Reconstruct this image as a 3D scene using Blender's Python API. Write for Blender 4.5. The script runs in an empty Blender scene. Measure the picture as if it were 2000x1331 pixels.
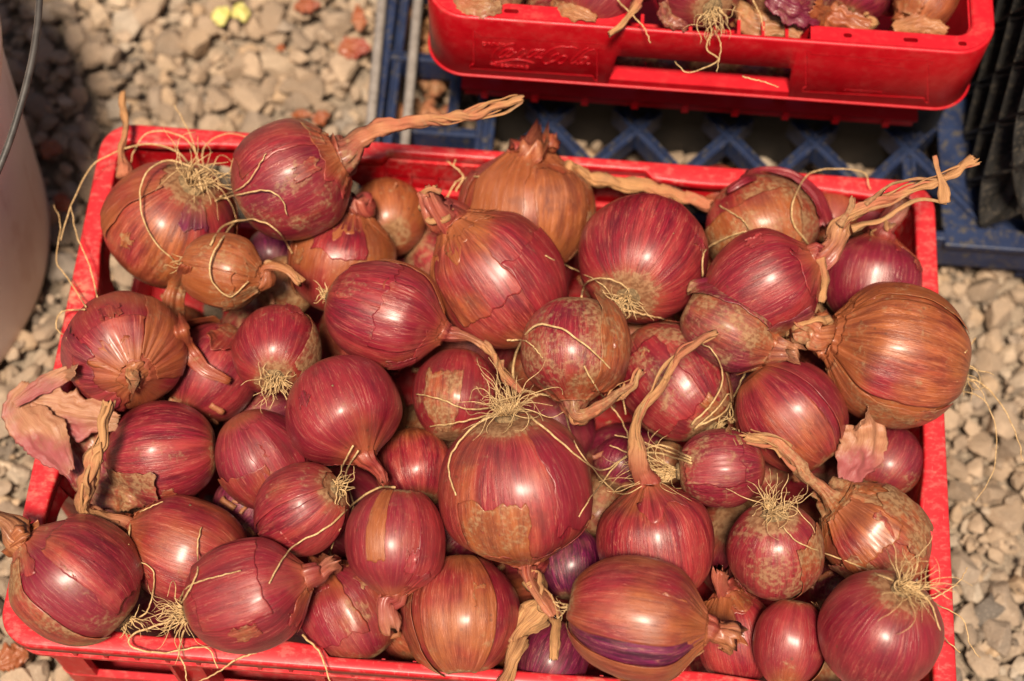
import bpy, bmesh, math, random
import numpy as np
from mathutils import Vector, noise
random.seed(7); RNG = np.random.default_rng(7)
C = bpy.context.scene.collection
R_ = math.radians

# ------------------------------------------------------------------ camera
FPX = 3214.65; PITCH, YAW, ROLL = 1.12631, -0.02178, 0.0542
CAM = np.array([0.012948, -0.344954, 0.793217])
cp, sp = math.cos(PITCH), math.sin(PITCH)
F = np.array([cp*math.sin(YAW), cp*math.cos(YAW), -sp])
_r = np.cross(F, [0, 0, 1.]); _r /= np.linalg.norm(_r); _u = np.cross(_r, F)
RT = math.cos(ROLL)*_r + math.sin(ROLL)*_u
UP = -math.sin(ROLL)*_r + math.cos(ROLL)*_u
TC = -F                                                   # towards the camera
cd = bpy.data.cameras.new('camera'); cam = bpy.data.objects.new('camera', cd); C.objects.link(cam)
from mathutils import Matrix
M = Matrix(((RT[0], UP[0], -F[0], CAM[0]), (RT[1], UP[1], -F[1], CAM[1]), (RT[2], UP[2], -F[2], CAM[2]), (0, 0, 0, 1)))
cam.matrix_world = M
cd.sensor_width = 36; cd.lens = FPX/2000*36; cd.clip_start = .01; cd.clip_end = 200
cd.dof.use_dof = True; cd.dof.focus_distance = .80; cd.dof.aperture_fstop = 5.6
bpy.context.scene.camera = cam

# ------------------------------------------------------------------ light
SUN_EL, SUN_AZ = 69, 186          # elevation, azimuth measured from +y towards +x
w = bpy.data.worlds.new('World'); bpy.context.scene.world = w; w.use_nodes = True
nt = w.node_tree; bg = nt.nodes['Background']
sky = nt.nodes.new('ShaderNodeTexSky'); sky.sky_type = 'NISHITA'; sky.sun_disc = False
sky.sun_elevation = R_(SUN_EL); sky.sun_rotation = R_(SUN_AZ); sky.dust_density = 2.5; sky.ozone_density = 1.; sky.air_density = .6
nt.links.new(sky.outputs[0], bg.inputs[0]); bg.inputs[1].default_value = .05
sl = bpy.data.lights.new('sun', 'SUN'); sun = bpy.data.objects.new('sun', sl); C.objects.link(sun)
sl.energy = 5.0; sl.angle = R_(10); sl.color = (1, .87, .70)
sd = Vector((math.cos(R_(SUN_EL))*math.sin(R_(SUN_AZ)), math.cos(R_(SUN_EL))*math.cos(R_(SUN_AZ)), math.sin(R_(SUN_EL))))
sun.rotation_euler = sd.to_track_quat('Z', 'Y').to_euler(); sun.location = (0, 0, 2)
vs = bpy.context.scene.view_settings
vs.view_transform = 'Standard'; vs.look = 'None'; vs.exposure = .50; vs.gamma = 1

# ------------------------------------------------------------------ helpers
def un(x, y, d): return CAM + d*(F + (x-1000)/FPX*RT - (y-665.5)/FPX*UP)
def unz(x, y, z):
    v = F + (x-1000)/FPX*RT - (y-665.5)/FPX*UP
    return CAM + v*(z-CAM[2])/v[2]
def uny(x, y, yy):
    v = F + (x-1000)/FPX*RT - (y-665.5)/FPX*UP
    return CAM + v*(yy-CAM[1])/v[1]
def nz(x, y, z): return noise.noise(Vector((x, y, z)))
def tag(o, label=None, cat=None, group=None, kind=None):
    if label: o['label'] = label
    if cat: o['category'] = cat
    if group: o['group'] = group
    if kind: o['kind'] = kind
    return o
def empty(name, loc=(0, 0, 0)):
    o = bpy.data.objects.new(name, None); C.objects.link(o); o.location = loc; o.empty_display_size = .02
    return o
def mesh(name, V, Fc, mat, parent=None, smooth=True, attr=None, loc=None):
    """V in world coordinates; the object's origin goes to loc (default: centre)"""
    V = np.asarray(V, float)
    me = bpy.data.meshes.new(name)
    if loc is None: loc = V.mean(0)
    loc = np.asarray(loc, float)
    me.from_pydata((V-loc).tolist(), [], [tuple(int(i) for i in f) for f in Fc])
    me.update()
    if smooth: me.shade_smooth()
    if attr is not None:
        a = me.attributes.new('oni', 'FLOAT_VECTOR', 'POINT'); a.data.foreach_set('vector', np.asarray(attr, np.float32).ravel())
    if mat: me.materials.append(mat)
    o = bpy.data.objects.new(name, me); C.objects.link(o)
    if parent is not None:
        o.parent = parent
        pl = np.array(parent.location)
        q = parent.parent
        while q is not None: pl = pl+np.array(q.location); q = q.parent
        o.location = loc-pl
    else: o.location = loc
    return o
def tube(P, rad, n=6, cap=True):
    P = np.asarray(P, float); m = len(P); rad = np.broadcast_to(rad, (m,))
    T = np.gradient(P, axis=0); T /= np.linalg.norm(T, axis=1)[:, None]+1e-12
    u = np.cross(T[0], [0.3, .2, 1.]); u /= np.linalg.norm(u)
    V = []; 
    for i in range(m):
        u = u-T[i]*np.dot(u, T[i]); u /= np.linalg.norm(u); v = np.cross(T[i], u)
        for k in range(n):
            a = 2*math.pi*k/n; V.append(P[i]+rad[i]*(math.cos(a)*u+math.sin(a)*v))
    Fc = [(i*n+k, i*n+(k+1) % n, (i+1)*n+(k+1) % n, (i+1)*n+k) for i in range(m-1) for k in range(n)]
    if cap: Fc += [tuple(range(n))[::-1], tuple((m-1)*n+k for k in range(n))]
    return V, Fc
class MB:
    def __init__(s): s.V = []; s.F = []; s.A = []
    def add(s, V, Fc):
        b = len(s.V); s.V += [tuple(v) for v in V]; s.F += [tuple(i+b for i in f) for f in Fc]
    def box(s, x0, x1, y0, y1, z0, z1):
        s.add([(x, y, z) for z in (z0, z1) for y in (y0, y1) for x in (x0, x1)],
              [(0, 2, 3, 1), (4, 5, 7, 6), (0, 1, 5, 4), (1, 3, 7, 5), (3, 2, 6, 7), (2, 0, 4, 6)])
    def build(s, name, mat, parent=None, smooth=False, bevel=0, **k):
        o = mesh(name, s.V, s.F, mat, parent, smooth, **k)
        if bevel:
            m = o.modifiers.new('bevel', 'BEVEL'); m.width = bevel; m.segments = 2; m.limit_method = 'ANGLE'; m.angle_limit = R_(40)
        return o
def catmull(P, n):
    P = np.asarray(P, float)
    if len(P) == 2: return np.linspace(P[0], P[1], n)
    Q = np.vstack([2*P[0]-P[1], P, 2*P[-1]-P[-2]]); out = []
    L = np.r_[0, np.cumsum(np.linalg.norm(np.diff(P, axis=0), axis=1))]; tt = np.linspace(0, L[-1], n)
    for t in tt:
        i = min(np.searchsorted(L, t, 'right')-1, len(P)-2); u = (t-L[i])/(L[i+1]-L[i]+1e-12)
        a, b, c, d = Q[i:i+4]
        out.append(.5*((2*b)+(-a+c)*u+(2*a-5*b+4*c-d)*u*u+(-a+3*b-3*c+d)*u**3))
    return np.array(out)
def sst(a, b, x):
    t = np.clip((x-a)/(b-a), 0, 1); return t*t*(3-2*t)

# ------------------------------------------------------------------ materials
class NT:
    def __init__(s, name):
        s.m = bpy.data.materials.new(name); s.m.use_nodes = True; s.t = s.m.node_tree; s.b = s.t.nodes['Principled BSDF']
    def n(s, t, **k):
        q = s.t.nodes.new('ShaderNode'+t)
        for a, v in k.items(): setattr(q, a, v)
        return q
    def put(s, sock, v):
        if isinstance(v, bpy.types.NodeSocket): s.t.links.new(v, sock)
        else: sock.default_value = v
    def math(s, op, a, b=0., clamp=False):
        q = s.n('Math', operation=op, use_clamp=clamp); s.put(q.inputs[0], a); s.put(q.inputs[1], b); return q.outputs[0]
    def mix(s, f, a, b, mode='MIX'):
        q = s.n('Mix', data_type='RGBA', blend_type=mode, clamp_factor=True)
        s.put(q.inputs[0], f)
        for k, v in ((6, a), (7, b)): s.put(q.inputs[k], (*v, 1) if isinstance(v, tuple) and len(v) == 3 else v)
        return q.outputs[2]
    def noise(s, vec, scale, detail=4, rough=.55, dist=0.):
        q = s.n('TexNoise'); s.t.links.new(vec, q.inputs['Vector']); q.inputs['Scale'].default_value = scale
        q.inputs['Detail'].default_value = detail; q.inputs['Roughness'].default_value = rough; q.inputs['Distortion'].default_value = dist
        return q.outputs['Fac']
    def ramp(s, v, lo, hi):
        q = s.n('MapRange', interpolation_type='SMOOTHSTEP'); s.put(q.inputs[0], v); s.put(q.inputs[1], lo); s.put(q.inputs[2], hi); return q.outputs[0]
    def vmath(s, op, a, b=(0, 0, 0)):
        q = s.n('VectorMath', operation=op); s.put(q.inputs[0], a); s.put(q.inputs[1], b); return q.outputs[0]
    def bump(s, h, strength, dist):
        q = s.n('Bump'); q.inputs['Strength'].default_value = strength; q.inputs['Distance'].default_value = dist
        s.t.links.new(h, q.inputs['Height']); s.t.links.new(q.outputs[0], s.b.inputs['Normal'])

def mat_onion():
    s = NT('onion skin'); A = s.n('Attribute', attribute_name='oni').outputs['Vector']
    oi = s.n('ObjectInfo'); tc = s.n('TexCoord').outputs['Object']
    pc = s.n('SeparateColor'); s.t.links.new(oi.outputs['Color'], pc.inputs[0])
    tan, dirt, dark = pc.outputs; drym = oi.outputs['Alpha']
    rnd = s.math('MULTIPLY', oi.outputs['Random'], 60.)
    cb = s.n('CombineXYZ'); s.put(cb.inputs[0], rnd); s.put(cb.inputs[1], rnd); s.put(cb.inputs[2], rnd)
    sx = s.n('SeparateXYZ'); s.t.links.new(A, sx.inputs[0]); v = sx.outputs[2]
    st = s.vmath('ADD', s.vmath('MULTIPLY', A, (1, 1, .16)), cb.outputs[0])      # stretched along the meridians
    st2 = s.vmath('ADD', s.vmath('MULTIPLY', A, (1, 1, .06)), cb.outputs[0])
    ob = s.vmath('ADD', tc, cb.outputs[0])
    n_broad = s.noise(st, 2.6, 3, .55, .3); n_mid = s.noise(st, 11, 6, .7, .35); n_fine = s.noise(st2, 44, 4, .75)
    n_low = s.noise(ob, 24, 3, .5);
    vary = s.math('ADD', .22, s.math('MULTIPLY', s.math('FRACT', s.math('MULTIPLY', oi.outputs['Random'], 17.3)), .62))
    n_mid = s.math('ADD', .5, s.math('MULTIPLY', s.math('SUBTRACT', n_mid, .5), vary)); n_broad = s.math('ADD', .5, s.math('MULTIPLY', s.math('SUBTRACT', n_broad, .5), vary))
    n_fine = s.math('ADD', .5, s.math('MULTIPLY', s.math('SUBTRACT', n_fine, .5), s.math('ADD', .5, s.math('MULTIPLY', vary, .5))))
    n_blot = s.noise(ob, 70, 5, .6); n_speck = s.noise(ob, 420, 3, .6)
    red = s.mix(s.ramp(n_mid, .30, .68), (.070, .002, .009), (.26, .009, .022))
    red = s.mix(s.math('MULTIPLY', s.ramp(n_broad, .40, .72), .7), red, (.44, .052, .042))
    red = s.mix(s.math('MULTIPLY', s.ramp(n_fine, .5, .75), .5), red, (.56, .13, .10))
    red = s.mix(s.math('MULTIPLY', s.ramp(n_fine, .5, .28), .55), red, (.06, .002, .008))
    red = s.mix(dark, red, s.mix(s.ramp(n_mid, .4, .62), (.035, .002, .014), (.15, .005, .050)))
    cop = s.mix(s.ramp(n_mid, .30, .68), (.13, .024, .009), (.38, .108, .030))
    cop = s.mix(s.math('MULTIPLY', s.ramp(n_fine, .5, .72), .35), cop, s.mix(s.ramp(n_low, .5, .6), (.54, .23, .10), (.44, .11, .075)))
    cop = s.mix(s.math('MULTIPLY', s.ramp(n_fine, .48, .3), .45), cop, (.17, .032, .016))
    # copper spreads from the neck and in broad meridional areas
    tm = s.math('ADD', s.math('MULTIPLY', n_broad, .36), s.math('MULTIPLY', n_low, 1.14))
    tm = s.math('ADD', tm, s.math('MULTIPLY', s.ramp(v, .4, 1.0), .10))
    tm = s.math('ADD', tm, s.math('MULTIPLY', tan, .62))
    tmask = s.ramp(tm, .86, 1.22)
    col = s.mix(tmask, red, cop)
    # dry neck / stem colour
    dry = s.mix(s.ramp(n_mid, .35, .6), (.27, .11, .035), (.55, .29, .12))
    dry = s.mix(s.math('MULTIPLY', s.ramp(n_fine, .52, .35), .8), dry, (.085, .045, .022))
    dry = s.mix(s.math('MULTIPLY', s.ramp(n_low, .46, .6), .6), dry, (.36, .065, .045))
    dmask = s.math('MULTIPLY', s.ramp(s.math('ADD', v, s.math('MULTIPLY', n_mid, .5)), 1.2, 1.75), .95)
    dmask = s.math('MAXIMUM', dmask, s.math('SUBTRACT', 1., drym))
    col = s.mix(dmask, col, dry)
    # blotches, specks, soil
    n_stain = s.noise(ob, 38, 6, .62, .4)
    col = s.mix(s.math('MULTIPLY', s.ramp(n_stain, .50, .70), .55), col, s.mix(.75, col, (.065, .014, .016)))
    col = s.mix(s.math('MULTIPLY', s.ramp(n_stain, .46, .30), .28), col, s.mix(.55, col, (.52, .17, .10)))
    ends = s.math('MULTIPLY', s.ramp(s.math('ADD', s.math('ABSOLUTE', v), s.math('MULTIPLY', n_blot, .3)), .88, 1.15), .55)
    ends = s.math('MULTIPLY', ends, s.math('SUBTRACT', 1., s.math('MAXIMUM', dmask, s.ramp(v, 1.0, 1.05))))
    col = s.mix(ends, col, (.30, .085, .030))
    n_vein = s.noise(st2, 15, 3, .6, .5)
    vein = s.ramp(s.math('ABSOLUTE', s.math('SUBTRACT', n_vein, .5)), .022, .0)
    col = s.mix(s.math('MULTIPLY', vein, .38), col, s.mix(s.ramp(n_mid, .45, .55), (.10, .012, .012), (.58, .22, .13)))
    col = s.mix(s.math('MULTIPLY', s.ramp(n_blot, .6, .75), .4), col, s.mix(.5, col, (.10, .03, .02)))
    vor = s.n('TexVoronoi'); s.t.links.new(ob, vor.inputs['Vector']); vor.inputs['Scale'].default_value = 150
    spk = s.math('MULTIPLY', s.ramp(vor.outputs['Distance'], .16, .08), s.ramp(n_low, .5, .62))
    col = s.mix(s.math('MULTIPLY', spk, .6), col, (.09, .03, .015))
    soil_n = s.math('ADD', s.math('MULTIPLY', n_blot, .55), s.math('MULTIPLY', n_low, .45))
    soil_n = s.math('ADD', soil_n, s.math('MULTIPLY', s.math('SUBTRACT', n_speck, .5), .35))
    nearroot = s.math('MULTIPLY', s.ramp(v, -.78, -1.0), .30)
    soil = s.ramp(s.math('ADD', s.math('ADD', soil_n, nearroot), s.math('MULTIPLY', dirt, .42)), .63, .80)
    soil = s.math('MULTIPLY', soil, .66)
    col = s.mix(soil, col, s.mix(s.ramp(n_speck, .4, .6), (.15, .085, .035), (.32, .20, .095)))
    s.put(s.b.inputs['Base Color'], col)
    rg = s.math('ADD', s.math('ADD', .24, s.math('MULTIPLY', s.math('FRACT', s.math('MULTIPLY', oi.outputs['Random'], 7.7)), .17)), s.math('MULTIPLY', n_blot, .22))
    rg = s.math('ADD', rg, s.math('MULTIPLY', s.math('MAXIMUM', soil, dmask), .35)); rg = s.math('ADD', rg, s.math('MULTIPLY', tmask, .05))
    s.put(s.b.inputs['Roughness'], rg); s.b.inputs['Specular IOR Level'].default_value = .55; s.b.inputs['Specular Tint'].default_value = (1, .80, .70, 1)
    s.put(s.b.inputs['Coat Weight'], s.math('MULTIPLY', s.math('SUBTRACT', 1., s.math('MAXIMUM', soil, dmask)), .27)); s.b.inputs['Coat Roughness'].default_value = .25
    s.b.inputs['Subsurface Weight'].default_value = .03; s.b.inputs['Subsurface Radius'].default_value = (1, .3, .2); s.b.inputs['Subsurface Scale'].default_value = .002
    h = s.math('ADD', s.math('MULTIPLY', n_fine, .5), s.math('MULTIPLY', n_mid, 1.2)); h = s.math('ADD', h, s.math('MULTIPLY', n_blot, .5)); h = s.math('ADD', h, s.math('MULTIPLY', vein, .3))
    h = s.math('ADD', h, s.math('MULTIPLY', s.math('MULTIPLY', soil, n_speck), .8))
    s.bump(h, .34, .0010)
    return s.m
def mat_plain(name, cols, rough=.5, scale=40, bump=.3, bd=.001, spec=.5, speck=0, detail=5, obj=False, stretch=None):
    s = NT(name); tc = s.n('TexCoord').outputs['Object']
    if stretch: tc = s.vmath('MULTIPLY', tc, stretch)
    n = s.noise(tc, scale, detail, .6); n2 = s.noise(tc, scale*6, 3, .6)
    col = s.mix(s.ramp(n, .35, .65), cols[0], cols[1])
    if len(cols) > 2: col = s.mix(s.ramp(n2, .52, .68), col, cols[2])
    s.put(s.b.inputs['Base Color'], col)
    s.put(s.b.inputs['Roughness'], s.math('ADD', rough-.08, s.math('MULTIPLY', n2, .16))); s.b.inputs['Specular IOR Level'].default_value = spec
    s.bump(s.math('ADD', s.math('MULTIPLY', n, 1.), s.math('MULTIPLY', n2, .4)), bump, bd)
    return s.m
def mat_red(name, base, dusty, amount, worn=1.):
    s = NT(name); g = s.n('NewGeometry'); P = g.outputs['Position']
    n = s.noise(P, 9, 4, .6); n2 = s.noise(P, 60, 5, .65); n3 = s.noise(s.vmath('MULTIPLY', P, (.6, 1, .6)), 240, 5, .7)
    sc = s.noise(s.vmath('MULTIPLY', P, (1, .15, 1)), 330, 3, .6)
    nrm = s.n('SeparateXYZ'); s.t.links.new(g.outputs['Normal'], nrm.inputs[0])
    up = s.ramp(nrm.outputs[2], .3, .9)
    col = s.mix(s.ramp(n2, .3, .7), base, tuple(min(1, c*1.18+.004) for c in base))
    wear = s.math('MULTIPLY', s.ramp(s.math('ADD', n3, s.math('MULTIPLY', n, .3)),   .62, .78), .35*worn)
    col = s.mix(s.math('MULTIPLY', up, amount), col, dusty)          # sun-bleached, scuffed upper faces
    col = s.mix(wear, col, (.62, .25, .2))
    sand = s.math('MULTIPLY', s.ramp(s.math('ADD', s.math('MULTIPLY', n, .7), s.math('MULTIPLY', n2, .5)), .64, .76), s.ramp(n3, .38, .62))
    scr = s.ramp(s.noise(s.vmath('MULTIPLY', P, (1, .12, .3)), 900, 2, .5), .66, .74); scr2 = s.ramp(s.noise(s.vmath('MULTIPLY', P, (.12, 1, .3)), 900, 2, .5), .68, .76)
    col = s.mix(s.math('MULTIPLY', s.math('MAXIMUM', scr, scr2), .30*worn), col, (.66, .30, .26))
    col = s.mix(s.math('MULTIPLY', sand, .7*worn), col, (.42, .28, .15))
    s.put(s.b.inputs['Base Color'], col)
    s.b.inputs['Specular IOR Level'].default_value = .33
    s.put(s.b.inputs['Roughness'], s.math('ADD', .30, s.math('ADD', s.math('MULTIPLY', n2, .15), s.math('MULTIPLY', sand, .3))))
    s.bump(s.math('ADD', n2, s.math('MULTIPLY', n3, .3)), .10, .0006)
    return s.m
def mat_stone(name, mode):
    s = NT(name); g = s.n('NewGeometry'); P = g.outputs['Position']
    if mode == 'obj': t = s.n('ObjectInfo').outputs['Random']
    else: t = s.n('Attribute', attribute_name='tone').outputs['Fac']
    cr = s.n('ValToRGB'); s.t.links.new(t, cr.inputs[0]); e = cr.color_ramp; e.interpolation = 'LINEAR'
    cs = [(0, (.12, .10, .085)), (.14, (.23, .165, .115)), (.3, (.35, .25, .17)), (.5, (.43, .31, .215)), (.66, (.28, .21, .155)), (.8, (.45, .30, .18)), (.92, (.49, .385, .285)), (1, (.22, .185, .155))]
    e.elements[0].position = 0; e.elements[0].color = (*cs[0][1], 1); e.elements[1].position = 1; e.elements[1].color = (*cs[-1][1], 1)
    for p, c in cs[1:-1]: q = e.elements.new(p); q.color = (*c, 1)
    n = s.noise(P, 130, 6, .65); n2 = s.noise(P, 700, 4, .6); n3 = s.noise(P, 12, 2, .5)
    col = s.mix(s.ramp(n, .3, .7), s.mix(.45, cr.outputs[0], (.13, .105, .08)), cr.outputs[0])
    col = s.mix(s.math('MULTIPLY', s.ramp(n2, .55, .7), .4), col, (.56, .46, .35))
    col = s.mix(s.math('MULTIPLY', s.ramp(n3, .4, .65), .3), col, (.42, .28, .17))
    s.put(s.b.inputs['Base Color'], col); s.b.inputs['Roughness'].default_value = .9; s.b.inputs['Specular IOR Level'].default_value = .25
    s.bump(s.math('ADD', n, s.math('MULTIPLY', n2, .3)), .7, .002)
    return s.m
M_ON = mat_onion()
def mat_paper():
    s = NT('papery skin'); A = s.n('Attribute', attribute_name='oni').outputs['Vector']; tc = s.n('TexCoord').outputs['Object']
    f = s.noise(s.vmath('MULTIPLY', A, (6, 6, .6)), 9, 5, .7, .3); n = s.noise(tc, 60, 5, .6); n2 = s.noise(tc, 22, 3, .5)
    col = s.mix(s.ramp(f, .3, .7), (.36, .12, .065), (.60, .32, .175))
    col = s.mix(s.math('MULTIPLY', s.ramp(n2, .48, .62), .75), col, (.36, .06, .085))
    col = s.mix(s.math('MULTIPLY', s.ramp(n, .55, .7), .5), col, (.28, .15, .07))
    s.put(s.b.inputs['Base Color'], col); s.b.inputs['Roughness'].default_value = .30
    s.bump(s.math('ADD', f, s.math('MULTIPLY', n, .6)), .5, .0006)
    tr = s.n('BsdfTranslucent'); s.put(tr.inputs['Color'], col); mx = s.n('MixShader'); mx.inputs[0].default_value = .22
    out = s.t.nodes['Material Output']; s.t.links.new(s.b.outputs[0], mx.inputs[1]); s.t.links.new(tr.outputs[0], mx.inputs[2]); s.t.links.new(mx.outputs[0], out.inputs[0])
    return s.m
M_PAPER = mat_paper()
M_ROOT = mat_plain('dry root', [(.42, .25, .10), (.66, .44, .21), (.24, .13, .055)], .75, 300, .4, .0004)
M_PLATE = mat_plain('root plate soil', [(.13, .08, .035), (.36, .22, .10), (.05, .03, .015)], .9, 500, .9, .001)
M_RED1 = mat_red('faded red plastic', (.39, .002, .007), (.52, .026, .032), .8, .7)
M_RED2 = mat_red('bright red plastic', (.33, .0008, .005), (.50, .010, .018), .8, .10)
M_BLACK = mat_plain('black plastic', [(.013, .012, .011), (.028, .025, .022), (.07, .055, .04)], .5, 60, .3, .0006)
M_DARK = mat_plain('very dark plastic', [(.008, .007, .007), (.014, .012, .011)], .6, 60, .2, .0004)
M_BLUE = mat_plain('dusty blue plastic', [(.007, .014, .046), (.014, .026, .072), (.07, .058, .045)], .5, 45, .3, .0006)
M_GREY = mat_plain('grey metal', [(.20, .17, .15), (.28, .24, .21), (.15, .12, .10)], .5, 90, .3, .0004)
M_BUCKET = mat_plain('dusty beige plastic', [(.86, .70, .60), (.90, .76, .66), (.78, .60, .50)], .42, 7, .05, .0004, stretch=(1, 1, .4))
M_WIRE = mat_plain('dark handle wire', [(.035, .028, .024), (.06, .05, .043)], .5, 120, .4, .0004)
M_YEL = mat_plain('yellow scrap', [(.55, .47, .12), (.64, .57, .20)], .6, 100, .6, .001)
M_SOIL = mat_plain('dark soil', [(.16, .12, .085), (.27, .20, .14), (.4, .31, .22)], .95, 80, .9, .003)
M_ST_O = mat_stone('gravel stone', 'obj'); M_ST_A = mat_stone('gravel stuff', 'attr')

# ------------------------------------------------------------------ ground
GZ = -.13
def rock(sub, seed):
    rr = random.Random(seed); bm = bmesh.new(); bmesh.ops.create_icosphere(bm, subdivisions=sub, radius=1)
    V = np.array([v.co[:] for v in bm.verts]); Fc = [[v.index for v in f.verts] for f in bm.faces]; bm.free()
    for k in range(20):
        n = np.array([rr.gauss(0, 1) for _ in range(3)]); n /= np.linalg.norm(n); d = rr.uniform(.55, .85)
        e = V@n; V = V-np.outer(np.maximum(e-d, 0), n)
    V = V*np.array([1.15, rr.uniform(.72, 1.), rr.uniform(.5, .75)])
    V = np.array([v*(1+.05*nz(*(v*2.2+seed))+.03*nz(*(v*6+seed))) for v in V])
    return V, Fc
ground = mesh('ground', [(-3, -3, GZ-.012), (3, -3, GZ-.012), (3, 3, GZ-.012), (-3, 3, GZ-.012)], [(0, 1, 2, 3)], M_SOIL, smooth=False, loc=(0, 0, GZ-.012))
tag(ground, kind='structure', label='dark soil under the loose tan gravel', )
def seen(p):
    d = p-CAM; z = d@F; x = 1000+FPX*(d@RT)/z; y = 665.5-FPX*(d@UP)/z
    return x, y
def build_gravel():
    rocks3 = [rock(3, k+1) for k in range(12)]; rocks2 = [rock(2, k+50) for k in range(16)]; rocks1 = [rock(1, k+90) for k in range(8)]
    spots = []
    pitch = .0160
    for layer in range(2):
        for i in range(-50, 46):
            for j in range(-33, 60):
                x = (i+.5*(j % 2)+random.uniform(-.34, .34))*pitch; y = (j+random.uniform(-.34, .34))*pitch*.93
                sc = random.choice((.0065, .008, .0095, .011, .0135)) if layer else random.choice((.006, .008, .010))
                if layer and random.random() < .18: continue
                z = GZ-.006+layer*.007+.004*nz(x*9, y*9, 3)
                if not layer:
                    for _ in range(1): spots.append((x+random.uniform(-.008, .008), y+random.uniform(-.008, .008), z+.003, random.uniform(.0045, .0075), 0))
                spots.append((x, y, z, sc*random.uniform(.9, 1.12), layer))
    vis = []; rest = []
    for s in spots:
        px, py = seen(np.array(s[:3]))
        free = (px < 720 and py < 560 and px > 15) or (px < 200 and py > 400) or (px > 1858 and py > 505)
        if py > 400 and px < 900: free = px < 205-(py-232)*.235+8 and px > -20
        if px < 110-.0*py and 60 < py < 700: free = False
        if s[4] and free and -20 < px < 2020 and -20 < py < 1350: vis.append(s)
        else: rest.append(s)
    for _ in range(9000):
        x, y = random.uniform(-.6, .5), random.uniform(-.3, .75); rest.append((x, y, GZ+random.uniform(-.004, .004), random.uniform(.0018, .0042), -1))
    vis.sort(key=lambda s: -s[3]); rest += vis[300:]; vis = vis[:300]
    mes = []
    for V, Fc in rocks3:
        me = bpy.data.meshes.new('stone'); me.from_pydata(V.tolist(), [], Fc); me.shade_smooth(); me.set_sharp_from_angle(angle=R_(24)); me.materials.append(M_ST_O); mes.append(me)
    for x, y, z, sc, l in vis:
        o = bpy.data.objects.new('stone', random.choice(mes)); C.objects.link(o); o.parent = ground
        o.location = (x, y, z-GZ+.012); o.scale = (sc, sc, sc)
        o.rotation_euler = (random.gauss(0, .35), random.gauss(0, .35), random.uniform(0, 6.28))
    Vs = []; Fs = []; tone = []; b = 0
    for x, y, z, sc, l in rest:
        V, Fc = random.choice(rocks1 if l < 0 else rocks2)
        a, c, e = random.gauss(0, .35), random.gauss(0, .35), random.uniform(0, 6.28)
        from mathutils import Euler
        Rm = np.array(Euler((a, c, e)).to_matrix())
        Vs.append((V*sc)@Rm.T+np.array([x, y, z])); Fs.append(np.array(Fc)+b); b += len(V); tone.append(np.full(len(V), random.random()))
    o = mesh('gravel', np.vstack(Vs), np.vstack(Fs), M_ST_A, smooth=True, loc=(0, 0, GZ))
    o.data.set_sharp_from_angle(angle=R_(26)); a = o.data.attributes.new('tone', 'FLOAT', 'POINT'); a.data.foreach_set('value', np.concatenate(tone).astype(np.float32))
    tag(o, 'loose crushed tan and grey gravel covering the ground around the crates', 'gravel', kind='stuff')
build_gravel()

# ------------------------------------------------------------------ crates
def perimeter(x0, x1, y0, y1, rad, step=.006, cs=12):
    """closed list of (x, y, nx, ny, side, u) counter-clockwise; side 0 front, 1 right, 2 back, 3 left"""
    out = []; Wx = x1-x0; Wy = y1-y0
    for side in range(4):
        L = (Wx if side % 2 == 0 else Wy); n = int((L-2*rad)/step)
        us = [rad+(L-2*rad)*i/n for i in range(n+1)]
        for u in us:
            if side == 0: p = (x0+u, y0, 0, -1)
            elif side == 1: p = (x1, y0+u, 1, 0)
            elif side == 2: p = (x1-u, y1, 0, 1)
            else: p = (x0, y1-u, -1, 0)
            out.append((*p, side, u))
        cx, cy = [(x1-rad, y0+rad), (x1-rad, y1-rad), (x0+rad, y1-rad), (x0+rad, y0+rad)][side]
        a0 = [-90, 0, 90, 180][side]
        for k in range(1, cs):
            a = R_(a0+90*k/cs); out.append((cx+rad*math.cos(a), cy+rad*math.sin(a), math.cos(a), math.sin(a), side, 9.))
    return out
def sweep(per, prof, closed=True):
    """prof(side,u) -> list of (offset outward, z), closed section"""
    V = []; m = len(per); k = None
    for (x, y, nx, ny, s, u) in per:
        sec = prof(s, u); k = len(sec)
        for o, z in sec: V.append((x+nx*o, y+ny*o, z))
    Fc = []
    for i in range(m if closed else m-1):
        j = (i+1) % m
        for a in range(k):
            c = (a+1) % k; Fc.append((i*k+a, j*k+a, j*k+c, i*k+c))
    if not closed: Fc += [tuple(range(k)), tuple((m-1)*k+a for a in range(k))[::-1]]
    Fc = [f[::-1] for f in Fc]
    return V, Fc
def segment(per, side, u0, u1): return [p for p in per if p[4] == side and u0-1e-4 <= p[5] <= u1+1e-4]

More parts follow.
